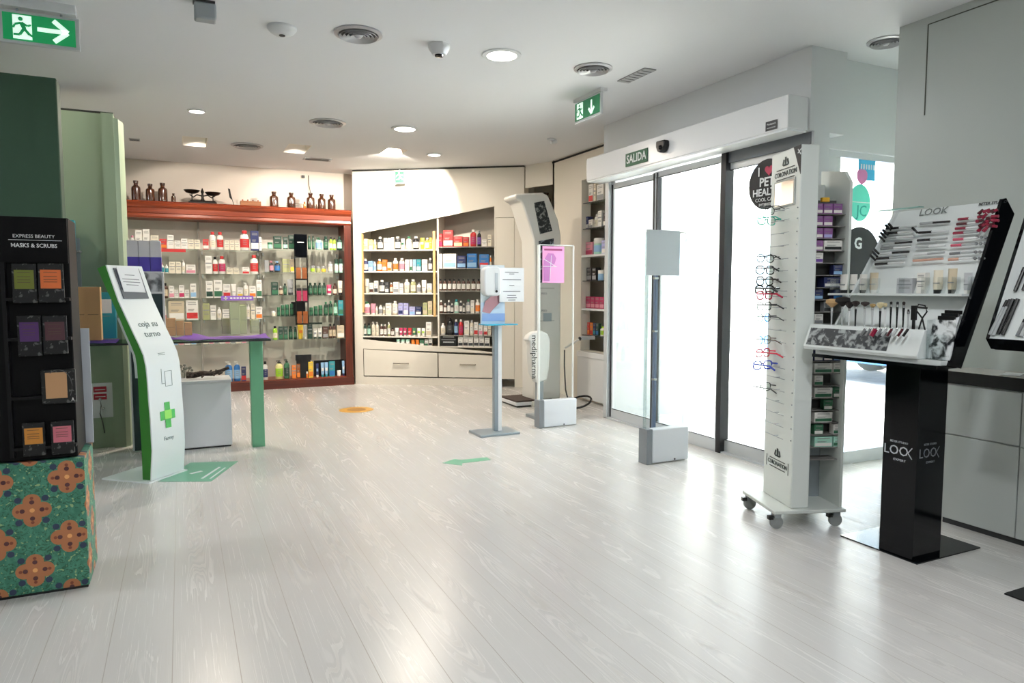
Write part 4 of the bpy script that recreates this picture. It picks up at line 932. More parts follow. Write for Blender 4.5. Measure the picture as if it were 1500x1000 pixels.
# ------------------------------------------------------------------ anti-theft gates
def gate(x0, x1, Y, top, label, postpx):
    g = thing('security_gate', label, 'security gate', ((x0 + x1) / 2, Y, 0)); hw = (x1 - x0) / 2
    B(acrylic, -hw, hw, -.008, .008, .02, top).build('acrylic_panel', g, .004)
    B(mat('gate_box', '#e6e9ee', .3), -hw + .03, hw + .02, -.05, .03, .005, .25).build('base_box', g, .008)
    B(mat('gate_side', '#8c9196', .35, .4), -hw - .02, -hw + .03, -.05, .05, .0, .255).build('base_side', g, .003)
    em = mat('gate_edge', '#f2f4f0', .3) if Y > 5 else glassmat('acrylic_edge', '#e6eeee', .08, .1)
    B(em, -hw - .012, -hw + (.006 if Y > 5 else 0), -.012, .012, .255, top).build('edge_strip', g)
    B(em, hw - (.002 if Y > 5 else 0), hw + .006, -.010, .010, .255, top).build('edge_strip', g)
    m = mb(acrylic if False else mat('gate_top_bar', '#e6e9e8', .3)); m.box(-hw, hw, -.01, .01, top, top + .008); m.build('top_bar', g)
    mb(darkgrey).cyl((0.06, -.051, .02), (.06, -.054, .02), .007, 10).build('lock', g)
    return g
gate(2.90, 3.25, 5.55, 1.645, 'clear security gate with a pink poster, farther from the camera', 0)
gate(2.985, 3.32, 4.06, 1.655, 'clear security gate with a blank sheet, nearer to the camera', 0)
p1 = at_y(965, 403, 4.06)
t = thing('gate_post', 'slim steel-blue post standing in the nearer security gate', 'post', (p1[0], 4.085, .0))
B(mat('post_blue', '#6f7f9c', .3, .5), -.010, .012, .0, .02, .0, 1.64).build('post', t)
m = mb(chrome)
for z in (1.64, 1.33, .95, .6): m.box(-.014, .016, -.003, .023, z - .006, z + .008)
m.build('clips', t)
a = at_y(795, 414, 5.53); b2 = at_y(827, 361, 5.53)
t = thing('pink_poster', 'pink illustrated poster fixed on the farther security gate', 'poster', ((a[0] + b2[0]) / 2, 5.535, (a[2] + b2[2]) / 2)); w_ = (b2[0] - a[0]) / 2; h_ = (b2[2] - a[2]) / 2
B(mat('poster_pink', '#f0a6d8', .6), -w_, w_, 0, .003, -h_, h_).build('sheet', t)
pk = mat('poster_mauve', '#c079bb', .6)
m = mb(pk).prism([(-w_ * .9, -h_ * .9), (-w_ * .3, -h_ * .9), (-w_ * .35, -h_ * .2), (.1 * w_, .05 * h_), (.25 * w_, .35 * h_), (.0, .6 * h_), (-.5 * w_, .62 * h_), (-.9 * w_, .2 * h_)], 'y', -.002, 0); m.build('figure_print', t)
m = mb(mat('poster_dark', '#9a3f6f', .6)); m.box(-w_ * .85, w_ * .8, -.002, 0, h_ * .76, h_ * .86); m.build('headline', t)
m = mb(paper); m.strokes([(-w_, -h_ * .1, w_ * .3, -h_ * .12), (-w_ * .9, h_ * .3, .2 * w_, -h_ * .1), (-.2 * w_, h_ * .5, -.35 * w_, -h_ * .9)], .005, face_ym(0, -.0022, 0), .001); m.build('white_lines', t)
SHEETM = film('sheet_blue_white', '#dfe6ea', .2)
a = at_y(948, 403, 4.03); b2 = at_y(998, 338, 4.03)
t = thing('blank_sheet', 'pale blank sheet on the nearer security gate', 'sheet', ((a[0] + b2[0]) / 2, 4.04, (a[2] + b2[2]) / 2)); w_ = (b2[0] - a[0]) / 2; h_ = (b2[2] - a[2]) / 2
B(SHEETM, -w_, w_, 0, .003, -h_, h_).build('sheet', t)
# ------------------------------------------------------------------ left: black mask rack on a tiled box
TX = -.387
t = thing('tiled_box', 'tall box printed with orange flowers on green tiles, under the black mask rack', 'display box', (-.76, 3.49, 0))
B(tile_mat(), -.36, -.387 + .76, -.15, .16, .012, .555).build('printed_body', t)
B(black, -.355, -.387 + .755, -.145, .155, 0, .012).build('base', t)
# object space of the pattern is the box itself
rk = thing('mask_rack', 'black sachet rack with header EXPRESS BEAUTY MASKS & SCRUBS, left edge', 'display rack', (-.41, 3.34, .557))
rx0 = -.70
r_ = mb(mat('rack_black', '#060607', .5, spec=.2))
r_.prism([(.02, 0), (.30, 0), (.26, .985), (.045, .985)], 'x', rx0, 0 - .0)
r_.build('rack_body', rk, .004)
B(mat('rack_face', '#060607', .6, spec=.2), rx0, -.002, .018, .03, .80, .98).build('header_board', rk)
hdm = lambda x, z: face_ym(x, .0175, z)
text_part('EXPRESS BEAUTY', .0185, whiteink, rk, hdm(-.115, .905), sx=1.0); text_part('MASKS & SCRUBS', .022, whiteink, rk, hdm(-.115, .868), bold=.0004, sx=.92)
B(whiteink, -.20, -.02, .0165, .018, .889, .891).build('rule_line', rk)
text_part('beauty', .04, whiteink, rk, face_ym(-.245, .0175, .88) @ Matrix.Rotation(-PI / 2, 4, 'Z'))
mk = mb(mat('rack_rail', '#0a0a0b', .4, spec=.3)); 
mk.box(-.228, -.214, -.005, .03, .02, .80)
for z in (.06, .265, .50, .66): mk.box(-.214, -.0, -.012, .02, z - .012, z)
mk.build('rails', rk); 
B(mat('rack_back', '#c9ced6', .5), -.05, .03, .30, .31, -.0, .52).build('white_back_edge', rk)
foil = speckle_mat('sachet_print', '#0c0d0d', '#5c5d5a', 55., .3, .58, .64)
def sachet(px0, px1, py0, py1, colr, word, where):
    Y = 3.325
    a = at_y(px0, py1, Y); b2 = at_y(px1, py0, Y); w = (b2[0] - a[0]) / 2; h = b2[2] - a[2]
    e = thing('face_mask_sachet', '%s label face mask sachet, %s of the black rack' % (word, where), 'sachet', ((a[0] + b2[0]) / 2, Y, a[2]), 0, 'face mask sachets on the black rack')
    m = mb(foil); m.prism([(0, 0), (.022, 0), (.010, h), (.002, h)], 'x', -w, w); m.build('pouch', e, .002)
    B(colr, -w * .8, w * .8, -.0015, .004, h * .36, h * .84).build('label', e)
    m = mb(mat('label_print', '#5a4a3c', .7))
    for q_ in (.77, .66, .58, .52): m.box(-w * .55, w * .5, -.0025, -.0015, h * q_, h * q_ + .002)
    m.build('print', e)
L_ = lambda n, h: mat('sachet_' + n, h, .6)
sachet(19, 52, 386, 444, L_('green', '#757c2e'), 'olive green', 'top row left')
sachet(57, 92, 386, 443, L_('orange', '#e2743a'), 'bright orange', 'top row right')
sachet(27, 59, 462, 522, L_('purple', '#54306b'), 'purple', 'second row left')
sachet(64, 97, 462, 519, L_('brown', '#55343a'), 'brown', 'second row right')
sachet(34, 65, 618, 669, L_('amber', '#d08a35'), 'amber', 'bottom row left')
sachet(76, 107, 615, 666, L_('pink', '#d0717f'), 'pink', 'bottom row right')
a = at_y(62, 592, 3.31); b2 = at_y(110, 540, 3.31)
e = thing('scrub_sachet', 'black sachet with big beige label, third row of the rack', 'sachet', ((a[0] + b2[0]) / 2, 3.305, a[2]), 0, 'face mask sachets on the black rack')
w = (b2[0] - a[0]) / 2; h = b2[2] - a[2]
B(foil, -w, w, 0, .02, 0, h).build('pouch', e, .003); B(L_('beige', '#c89a6e'), -w * .75, w * .5, -.0015, 0, h * .16, h * .92).build('label', e)
m = mb(whiteink); m.strokes([(-.004, -.006, 0, .008), (0, .008, .004, -.006), (-.002, 0, .002, 0)], .002, face_ym(w * .8, -.001, h * .1), .001); m.build('emblem', e)
m = mb(L_('dgrey', '#5a5a5a')); m.tube([(w * .8 * math.cos(k * .35 - .6), -.001, h * .5 + h * .5 * math.sin(k * .35 - .6)) for k in range(9)], .0015, 6); m.build('outline', e)

# wall shelf with teal boxes, poster on the partition
def pbox(name, label, cat, px0, px1, py0, py1, Y, d, m, group=None, band=None, rest=None):
    a = at_y(px0, py1, Y); b2 = at_y(px1, py0, Y); w = (b2[0] - a[0]) / 2; z0 = rest if rest is not None else a[2]
    e = thing(name, label, cat, ((a[0] + b2[0]) / 2, Y, z0), 0, group); h = b2[2] - z0
    B(m, -w, w, 0, d, 0, h).build('body', e, .002)
    if band: B(band, -w * .8, w * .8, -.0015, 0, h * .55, h * .85).build('label', e)
    B(mat('carton_seam', '#6f5c42', .7) if m is kraft else PRINT, -w * .7, w * .7, -.001, 0, h * .48, h * .49).build('seam_line', e)
    return e
kraft = mat('kraft_board', '#c3976a', .7); olivebox = mat('olive_board', '#c0c298', .6); tealm = mat('teal_print', '#2c97a8', .4)
ws = thing('wall_shelf', 'small grey two-level wall shelf on the sage green partition', 'shelf', (-.80, 6.14, 0))
z1 = at_y(105, 366, 6.14)[2]; z2 = at_y(105, 421, 6.14)[2]
for z in (z1, z2): B(mat('shelf_grey', '#8d918e', .4), -.12, .12, 0, .16, z - .014, z).build('shelf', ws)
B(steel, -.11, .11, .145, .16, z2 - .014, z1 + .1).build('back_rail', ws)
pbox('teal_box', 'teal box on the upper level of the small wall shelf', 'box', 95, 108, 322, 366, 6.16, .09, tealm, None, paper, z1 + .0005)
pbox('teal_box', 'plain teal box on the lower level of the small wall shelf', 'box', 95, 110, 380, 421, 6.16, .09, tealm, None, None, z2 + .0005)
a = at_y(129, 613, 6.295); b2 = at_y(165, 560, 6.295)
e = thing('wall_notice', 'white notice with two red blocks on the sage green partition', 'notice', ((a[0] + b2[0]) / 2, 6.296, (a[2] + b2[2]) / 2)); w = (b2[0] - a[0]) / 2; h = (b2[2] - a[2]) / 2
B(paper, -w, w, 0, .003, -h, h).build('sheet', e)
m = mb(mat('notice_red', '#b3223b', .6)); m.box(-w * .5, w * .5, -.001, 0, h * .48, h * .8); m.box(-w * .5, w * .5, -.001, 0, h * .05, h * .38); m.build('red_blocks', e)
m = mb(whiteink); m.box(-w * .4, w * .4, -.002, -.001, h * .6, h * .64); m.box(-w * .4, w * .4, -.002, -.001, h * .2, h * .24); m.build('print', e)
e = thing('key_lanyard', 'thin cord with small keys hanging over the white notice', 'lanyard', ((a[0] + b2[0]) / 2, 6.28, .34))
mb(mat('cord_grey', '#5d5f5c', .5)).tube([(0, 0, .06), (.005, 0, 0), (-.005, 0, -.06), (.01, 0, -.13), (.02, .01, -.22)], .004, 6).build('cord', e); mb(chrome).sphere((0, -.005, .05), .012).sphere((.02, -.005, -.02), .01).build('keys', e)

# ------------------------------------------------------------------ glass desk with purple cloth
dk = thing('glass_desk', 'glass-topped desk on square green legs with purple cloth on it', 'desk', (0, 5.5, 0))
ZT = .878
B(glassmat('desk_glass', '#bcd8cf', .1), -.78, .60, 0, .44, ZT - .012, ZT).build('glass_top', dk)
B(alumdark, -.78, .60, -.003, 0, ZT - .012, ZT).build('top_edge', dk)
B(greenp, .475, .57, .31, .41, 0, ZT - .013).build('leg', dk, .003); B(greenp, -.75, -.655, .31, .41, 0, ZT - .013).build('leg', dk, .003)
def cloth(name, label, x0, x1, y0, y1, z, m, amp=.03, fl=.02):
    nx, ny = 60, 14; vs = []; fs = []
    for i in range(nx + 1):
        for j_ in range(ny + 1):
            u = i / nx; v = j_ / ny; x = x0 + (x1 - x0) * u
            zz = z + .006 + amp * (.5 + .5 * math.sin(u * 17 + 3 * v)) * (.3 + .7 * v) * (.5 + .5 * math.sin(u * 5.3 + 1.)) 
            vs.append((x, y0 + (y1 - y0) * v + .01 * math.sin(u * 23), zz))
    vs += [(p[0], p[1], p[2] - .003) for p in vs]; q_ = (nx + 1) * (ny + 1)
    for i in range(nx):
        for j_ in range(ny):
            a = i * (ny + 1) + j_; fs.append((a, a + 1, a + ny + 2, a + ny + 1)); fs.append((q_ + a, q_ + a + ny + 1, q_ + a + ny + 2, q_ + a + 1))
    m_ = mb(m).add(vs, fs, True); o = m_.build(name); return tag(o, label, 'cloth')
cloth('purple_cloth', 'crumpled purple cloth spread along the glass desk', -.12, .60, 5.53, 5.9, ZT, purple, .035)
cloth('purple_cloth', 'short purple cloth under the kraft boxes at the desk left end', -.77, -.42, 5.53, 5.9, ZT, purple, .01)
dz = ZT + .0025
def dbox(px0, px1, top, label, m, Y=5.62, d=.07, band=None, z=None):
    z = z or ZT + .03
    return pbox('desk_box', label, 'box', px0, px1, top, 500, Y, d, m, 'boxes on the glass desk', band, z)
dbox(106, 125, 420, 'tall kraft box on the desk, nearest the mask rack', kraft, 5.56, .09, None, ZT + .022); dbox(127, 146, 420, 'tall kraft box on the desk, second from the mask rack', kraft, 5.56, .09, None, ZT + .022)
dbox(116, 168, 428, 'wide teal box behind the tall kraft boxes on the desk', tealm, 5.75, .08, paper, ZT + .022)
dbox(244, 257, 466, 'small kraft box right beside the kiosk', kraft, 5.66, .07, None, ZT + .035); dbox(259, 269, 470, 'middle of the small kraft boxes on purple cloth', kraft, 5.66, .07, None, ZT + .035); dbox(271, 281, 472, 'rightmost small kraft box on purple cloth', kraft, 5.66, .07, None, ZT + .035)
dbox(338, 351, 443, 'tall olive box on the desk, front left of the olive pair', olivebox, 5.62, .08, None, ZT + .035); dbox(352.5, 361, 447, 'tall olive box on the desk, right of the olive pair', olivebox, 5.66, .08, None, ZT + .035)
dbox(326, 336, 466, 'short olive box leaning at the left of the tall olive boxes', olivebox, 5.72, .07, None, ZT + .035); dbox(368, 379, 468, 'short olive box near the right end of the glass desk', olivebox, 5.68, .07, None, ZT + .035)

# tall promotional column behind the desk
pc = thing('promo_column', 'tall dark promotional column with photo panel, behind the white kiosk', 'display', (-.245, 6.02, 0))
cz = lambda y: at_y(220, y, 6.02)[2]
B(mat('column_teal', '#1e3338', .4), -.115, .115, 0, .2, .012, cz(430)).build('column_body', pc)
B(white, -.12, .12, -.004, .21, cz(430), cz(427)).build('white_band', pc); B(speckle_mat('grey_photo', '#55595c', '#c4c7cb', 9., .5), -.115, .115, 0, .2, cz(427), cz(399)).build('photo_panel', pc)
B(alu, .115, .127, -.005, .205, 0, cz(399)).build('edge_post', pc); B(alu, -.127, -.115, -.005, .205, 0, cz(399)).build('edge_post', pc)
B(mat('column_base', '#a5a39b', .5), -.13, .14, -.03, .22, 0, .012).build('foot_plate', pc)
B(white, -.115, .115, 0, .2, cz(399), cz(399) + .008).build('top_board', pc)
for k in range(3):
    e = thing('purple_white_carton', ['left', 'middle', 'right'][k] + ' one of three tall cartons, white above purple, on the promo column', 'box', (-.245 - .078 + .078 * k, 6.05, cz(399) + .009), 0, 'purple and white cartons on the column')
    h = cz(352) - cz(399) - .01
    B(mat('carton_purple', '#45389a', .5), -.0375, .0375, 0, .1, 0, h * .47).build('purple_lower_half', e); B(mat('carton_greywhite', '#c9c8cc', .5), -.0375, .0375, 0, .1, h * .47, h).build('white_upper_half', e)

# white chest with driftwood
ch = thing('white_chest', 'low white chest standing behind the kiosk under the glass desk', 'chest', (.12, 5.93, 0))
B(mat('chest_white', '#e6e7eb', .35), -.24, .215, -.0, .30, .012, .515).build('chest_body', ch, .006); B(mat('chest_lid', '#dfe0e3', .3), -.245, .222, -.006, .31, .515, .54).build('lid', ch, .006); B(black, -.23, .205, .01, .29, 0, .012).build('plinth', ch)
dw = thing('driftwood', 'piece of dark knobbly driftwood lying on the white chest', 'driftwood', (.17, 6.05, .541))
m = mb(speckle_mat('driftwood', '#2b211c', '#4a3c34', 40., .8)); random.seed(4)
m.tube([(-.15, 0, .035), (-.10, .01, .03), (-.03, -.01, .045), (.03, .01, .035), (.10, 0, .055), (.16, .01, .08)], .028, 9, .012)
for k in range(9):
    x = -.13 + k * .027; m.tube([(x, 0, .035), (x + random.uniform(-.03, .03), random.uniform(-.05, .05), random.uniform(.0, .075))], .013, 7, .006)
m.build('wood', dw)
df = thing('dried_flowers', 'small bunch of grey dried flowers at the back of the chest', 'flowers', (.0, 6.15, .541))
m = mb(mat('dried_grey', '#8b8a7f', .8))
for k in range(14):
    x = random.uniform(-.06, .06); z = random.uniform(.05, .11); m.tube([(x * .3, 0, .0), (x, random.uniform(-.02, .02), z)], .002, 5); m.sphere((x, 0, z), .012, 7, 5)
m.build('stems', df)

# ------------------------------------------------------------------ curved white ticket kiosk
KB = Vector((-.213, 5.029, 0)); KC = Vector((-.027, 5.244, 0)); kt = (KC - KB).normalized(); kw = (KC - KB).length; kn = Vector((-kt.y, kt.x, 0))
def kp(px, py):
    p = Vector(at_plane(px, py, KB, kt)); return ((p - KB).dot(kn), p.z)
fr = [kp(*p) for p in ((156, 388), (165, 414), (174, 440), (185, 464), (195, 485.5), (204, 504), (211, 520.5), (214.5, 536), (216.5, 555), (218.5, 585), (221, 615), (223.5, 660))] + [(0, .012)]
bk = [kp(*p) for p in ((142.5, 393), (154, 419), (165, 443), (175, 466), (184.5, 489), (192, 506), (198, 520.5), (200.5, 536), (202, 555), (204, 600), (207, 650))] + [(kp(209, 701)[0], .012)]
ks = thing('ticket_kiosk', 'curved white queue ticket kiosk with green sides and green pharmacy cross', 'kiosk', tuple(KB), math.atan2(kt.y, kt.x))
m = mb(mat('kiosk_green', '#2f7d22', .4)); m.prism([(p[0] + .006, p[1]) for p in fr] + list(reversed(bk)), 'x', 0, kw); m.build('green_body', ks)
kwhite = mat('kiosk_white', '#eef4f3', .3)
m = mb(kwhite); m.prism([(p[0] - .004, p[1]) for p in fr] + [(p[0] + .0055, p[1]) for p in reversed(fr)], 'x', -.004, kw + .004); m.build('front_cover', ks)
m = mb(mat('kiosk_back', '#c5cbc9', .4)); m.prism([(p[0] + .002, p[1]) for p in bk[3:9]] + [(p[0] + .05, p[1]) for p in reversed(bk[3:9])], 'x', .03, kw - .02); m.build('rear_cover', ks)
B(kwhite, -.04, kw + .02, -.02, .36, 0, .010).build('base_plate', ks)
def kframe(i, f=.5, dx=.5, lift=.005):
    a = Vector((0, fr[i][0], fr[i][1])); b2 = Vector((0, fr[i + 1][0], fr[i + 1][1])); o = a.lerp(b2, f); o.x = kw * dx
    y = (a - b2).normalized(); M_ = frame(o, (1, 0, 0), y); return M_ @ Matrix.Translation((0, 0, lift))
def kbox(M_, m, x0, x1, y0, y1, z1, name):
    q_ = mb(m); q_.T = M_; q_.box(x0, x1, y0, y1, 0, z1); return q_.build(name, ks)
MT = kframe(0, 1., .5)
kbox(MT, mat('tablet_grey', '#5b6168', .3), -.105, .105, -.115, .10, .006, 'tablet')
kbox(MT, mat('screen_navy', '#252a3d', .2), -.10, -.088, -.05, .09, .0075, 'screen_edge')
pm_ = MT @ Matrix.Rotation(-.04, 4, 'Z'); q_ = mb(paper); q_.T = pm_; q_.box(-.088, .092, -.07, .105, .007, .010); q_.build('paper_sheet', ks)
q_ = mb(inkg); q_.T = pm_
for y, a_ in ((.05, .04), (.02, .07), (.0, .07), (-.02, .05)): q_.box(-a_, a_, y - .0025, y + .0025, .010, .0105)
q_.build('paper_print', ks)
def gp(y):      # frame on the front at image row y (measured along the left edge)
    zt = y
    for i in range(len(fr) - 1):
        if fr[i][1] >= zt >= fr[i + 1][1]: return kframe(i, (fr[i][1] - zt) / (fr[i][1] - fr[i + 1][1]))
    return kframe(len(fr) - 2)
gt_ = mat('kiosk_text', '#6d7f7c', .6)
text_part('coja su', .06, gt_, ks, gp(1.02)); text_part('turno', .06, gt_, ks, gp(.955))
M_ = gp(.80); q_ = mb(gt_); q_.strokes([(-.03, .03, .03, .03), (-.03, .02, .03, .02)], .003, M_, .001); q_.build('small_print', ks)
M_ = gp(.66); q_ = mb(gt_); q_.strokes([(-.0, .05, .06, .05), (.06, .05, .06, -.05), (.06, -.05, -.0, -.05), (0, -.05, 0, .05), (-.03, .07, -.03, -.03), (-.03, -.03, -.005, -.03)], .0025, M_, .001); q_.build('ticket_drawing', ks)
M_ = gp(.42); cg = mat('cross_green', '#3fae49', .4); q_ = mb(cg); q_.T = M_; q_.box(-.024, .024, -.085, .085, 0, .0015); q_.box(-.065, .065, -.03, .03, 0, .0015); q_.build('green_cross', ks)
q_ = mb(mat('cross_light', '#8fdc55', .4)); q_.T = M_; q_.box(-.028, .034, -.026, .032, .0015, .0025); q_.build('cross_centre', ks)
text_part('Farmy', .035, gt_, ks, gp(.265))
# floor stickers
def floorpoly(name, label, pts, m, cat='floor sticker', th=.0015):
    P = [at_z(x, y, 0) for x, y in pts]; o = Vector((sum(p[0] for p in P) / len(P), sum(p[1] for p in P) / len(P), 0))
    e = thing(name, label, cat, tuple(o)); q_ = mb(m); q_.prism([(p[0] - o.x, p[1] - o.y) for p in P], 'z', 0.0002, th); q_.build('sheet', e); return e, o
stg = mat('floor_sticker_green', '#6fae8f', .35)
e, o = floorpoly('floor_sticker', 'green floor sticker with white print in front of the ticket kiosk', [(232, 705.5), (309, 705), (349, 675.5), (279, 677.5)], stg)
m = mb(whiteink)
for p0, p1, w_ in (((279, 694), (296, 690), .03), ((296, 701), (322, 684), .018), ((308, 701), (330, 685), .012)):
    a = at_z(*p0, 0); b2 = at_z(*p1, 0); m.strokes([(a[0] - o.x, a[1] - o.y, b2[0] - o.x, b2[1] - o.y, w_)], w_, Matrix.Translation((0, 0, .0016)), .0004)
m.build('print', e)
floorpoly('floor_arrow', 'green arrow sticker on the floor pointing left', [(648, 678), (666, 672), (675, 673.6), (713, 669.6), (719, 673.5), (677, 678.2), (677, 681.8)], stg, 'floor arrow')
o = at_z(522, 600, 0); e = thing('round_floor_sticker', 'round orange-yellow sticker on the floor before the back shelving', 'floor sticker', o)
rr_ = (at_z(550, 600, 0)[0] - at_z(495, 600, 0)[0]) / 2
mb(mat('sticker_orange', '#d9a545', .4)).lathe([(rr_, .0002), (rr_, .0016)], 36).build('disc', e); mb(mat('sticker_brown', '#a97a3a', .5)).lathe([(rr_ * .55, .0017), (rr_ * .55, .002)], 24).build('emblem', e)
# ------------------------------------------------------------------ eyewear stand on castors
SU = Vector((.944, -.331, 0)); SV = Vector((.331, .944, 0)); SO = Vector((2.862, 2.615, 0)); SR_ = math.atan2(SU.y, SU.x)
es = thing('eyewear_stand', 'tall white rolling eyewear stand with lens boxes, print CORONATION', 'display stand', tuple(SO), SR_)
sw = mat('stand_white', '#d3d8d2', .4); swd = mat('stand_panel', '#e2e7e2', .35)
B(sw, -.105, .29, -.034, .35, .082, .10).build('base_plate', es, .004)
ZS = 1.985
b_ = mb(swd); b_.box(0, .10, 0, .315, .10, ZS); b_.build('tower', es, .006)
B(sw, .10, .115, .07, .315, .10, ZS - .1).build('side_panel', es)
m = mb(sw); m.prism([(.0, .10), (.28, .10), (.28, 1.90), (.05, 1.86), (.0, 1.80)], 'x', .27, .285); m.build('side_panel', es, .002)
B(sw, .115, .27, .24, .25, .10, 1.82).build('back_board', es)
B(mat('stand_silver', '#aab2b8', .25, .5), .115, .27, .20, .239, .10, .44).build('lower_panel', es)
B(mat('stand_dark_grey', '#5a5b58', .6), .102, .268, .12, .20, .44, 1.72).build('box_rack_back', es)  # dark grey backing behind the lens boxes
dv = mb(mat('rack_divider', '#7d7a76', .5)); 
PS = SO + SV * .035; nS = -SV
def sz(py): return at_plane(1212, py, PS, nS)[2]
for k in range(21): z = sz(313 + 17.95 * (k - 0)) ; dv.box(.102, .269, .03, .12, z - .004, z)
dv.build('rack_shelves', es)
def castor(u, v):
    c_ = Vector((u, v, 0)); m = mb(mat('castor_grey', '#8f9391', .5)); m.T = Matrix.Translation((u, v, .034)) @ Matrix.Rotation(PI / 2, 4, 'X') @ Matrix.Translation((0, 0, -.012)); m.lathe([(.012, 0), (.034, .002), (.034, .022), (.012, .024)], 18)
    o = m.build('castor', es); q_ = mb(steel); q_.box(u - .018, u + .018, v - .02, v + .02, .06, .082); q_.build('fork', o); B(black, u - .045, u - .02, v - .012, v + .012, .05, .07).build('brake_lever', o)
for u, v in ((-.08, -.005), (-.075, .32), (.25, .0), (.25, .32)): castor(u, v)
FX = lambda v, z: frame((-.0015, v, z), (0, -1, 0), (0, 0, 1))
dkprint = mat('stand_print', '#3b4440', .6)
for z, s in ((sz(268) + .065, 1.), (.40, .9)):
    zz = z if z > 1 else .30; s *= .8
    text_part('CORONATION', .047 * s, dkprint, es, FX(.155, zz), sx=.92)
    m = mb(dkprint); m.strokes([(-.12 * s, .032 * s, .12 * s, .032 * s, .004), (-.12 * s, -.032 * s, .12 * s, -.032 * s, .004)] + ([(-.12, -.032, -.12, .032, .004), (.12, -.032, .12, .032, .004)] if z < 1 else []), .004, FX(.155, zz), .001)
    m.prism([(0, 0)], 'x', 0, 0) if False else None
    m.build('logo_frame', es)
    m = mb(dkprint); m.strokes([(-.03, 0, -.018, .03, .012), (0, 0, 0, .042, .014), (.03, 0, .018, .03, .012), (-.025, .0, .025, 0, .008)], .01, FX(.155, zz + .045), .001); m.build('crown_logo', es)
m = mb(dkprint); m.strokes([(-.09, 0, .09, 0, .005)], .005, FX(.155, sz(268) + .015), .0008); m.build('tagline', es)
m = mb(mat('mirror_frame', '#aeb3ae', .4)); zm = at_plane(1145, 283, SO, SU)[2]; m.box(-.006, 0, .045, .265, zm - .075, zm + .065); m.build('mirror_frame', es)
B(mat('mirror', '#fbfbf8', .03, 1.), -.0075, -.006, .055, .255, zm - .067, zm + .057).build('mirror', es)
m = mb(blackink); m.prism([(0.0, ZS - .002), (.075, ZS - .002), (0.0, ZS - .15)], 'x', -.002, 0); m.build('corner_label', es)
m = mb(whiteink); m.strokes([(-.05, -.02, -.02, -.05, .006), (-.05, -.04, -.01, -.02, .006)], .005, FX(-.02, ZS), .001); m.build('label_print', es)
GY = [(310, 'thin black', '#26282a', .0016), (325, 'teal', '#3fae98', .0022), (343, None, 0, 0), (361, None, 0, 0), (380, 'slim black', '#1d1f20', .002), (397, 'black', '#15171a', .0026), (413, 'brown-black', '#2c211c', .0026), (426, 'thick black', '#0f1011', .0034), (434, 'red', '#c2264a', .003), (450, 'square black', '#1b1d1f', .0022), (467, 'round dark', '#2b3036', .0018), (483, None, 0, 0), (500, 'brown', '#5a4034', .0016), (519, 'coral red', '#e2455a', .0026), (537, 'blue', '#3b4fb8', .0030), (552, None, 0, 0), (570, 'dark grey', '#33373a', .0020), (587, None, 0, 0), (604, None, 0, 0), (621, None, 0, 0), (638, None, 0, 0)]
lens = glassmat('spectacle_lens', '#f4faf8', .06)
def glasses(loc, rz, hexc, th, label, rnd):
    g = thing('eyeglasses', label, 'glasses', loc, rz, 'eyeglasses hanging on the stand')
    fm = mat('frame_' + hexc[1:], hexc, .25); m = mb(fm)
    for s in (-1, 1):
        pts = []
        for k in range(14):
            a = 2 * PI * k / 14; ca, sa = math.cos(a), math.sin(a); e_ = 1. if rnd else .7
            pts.append((s * .037 + .029 * math.copysign(abs(ca) ** e_, ca), 0, -.0 + .022 * math.copysign(abs(sa) ** e_, sa)))
        m.tube(pts, th, 6, closed=True)
    m.tube([(-.010, 0, .004), (0, .002, .009), (.010, 0, .004)], th, 6); m.build('front_frame', g)
    for s in (-1, 1):
        mb(fm).tube([(s * .066, 0, .008), (s * .068, -.03, .009), (s * .068, -.12, .008), (s * .066, -.155, -.010)], th * 1.2, 6).build('temple', g)
        q_ = mb(lens); q_.prism([(s * .037 + .028 * math.cos(k * PI / 6), .021 * math.sin(k * PI / 6)) for k in range(12)], 'y', -.0006, .0006); q_.build('lens', g)
for y, nm, hx, th in GY:
    z = at_plane(1142, y, SO, SU)[2]
    m = mb(steel); m.cyl((0, .155, z), (-.03, .155, z), .0022, 6); m.cyl((-.028, .05, z), (-.028, .26, z), .0018, 6); m.sphere((-.004, .012, z), .004, 6, 5); m.build('peg', es)
    if nm:
        p = SO + SU * (-.075) + SV * .205 + Vector((0, 0, z + .006))
        glasses(tuple(p), math.radians(6.5 + random.uniform(-8, 8)), hx, th * 1.35, nm + ' framed eyeglasses hanging on the side of the white eyewear stand', 'round' in nm or 'thin' in nm or 'slim' in nm)
# boxes in the rack
PPc = {'l': (1192.5, 1205.5), 'm': (1206.5, 1219.5), 'r': (1220.5, 1234)}
RC = {0: [('l', 'plum', 'white'), ('m', 'plum', 'white'), ('r', 'plum', 'white')], 1: [('l', 'plum', 'white'), ('m', 'plum', 'white')], 2: [('l', 'plum', 'white'), ('m', 'plum', 'lavender')], 3: [('l', 'plum', 'white'), ('mr', 'white', 'black')], 4: [('l', 'white', 'purple')],
      5: [('r', 'navy', 'light blue')], 6: [('mr', 'navy', 'white')], 7: [('l', 'navy', 'light blue'), ('r', 'navy', 'blue')], 8: [('m', 'grey', 'dark grey')], 9: [('l', 'white', 'grey')], 12: [('l', 'navy', 'white'), ('m', 'navy', 'white'), ('r', 'navy', 'light blue')], 13: [('lm', 'white', 'green'), ('r', 'white', 'green')],
      14: [('l', 'white', 'green')], 15: [('lm', 'white', 'green'), ('r', 'green', 'white')], 16: [('m', 'green', 'white')], 17: [('lm', 'white', 'green')], 18: [('l', 'green', 'white'), ('r', 'white', 'green')], 19: [('lm', 'mint', 'white'), ('r', 'mint', 'green')]}
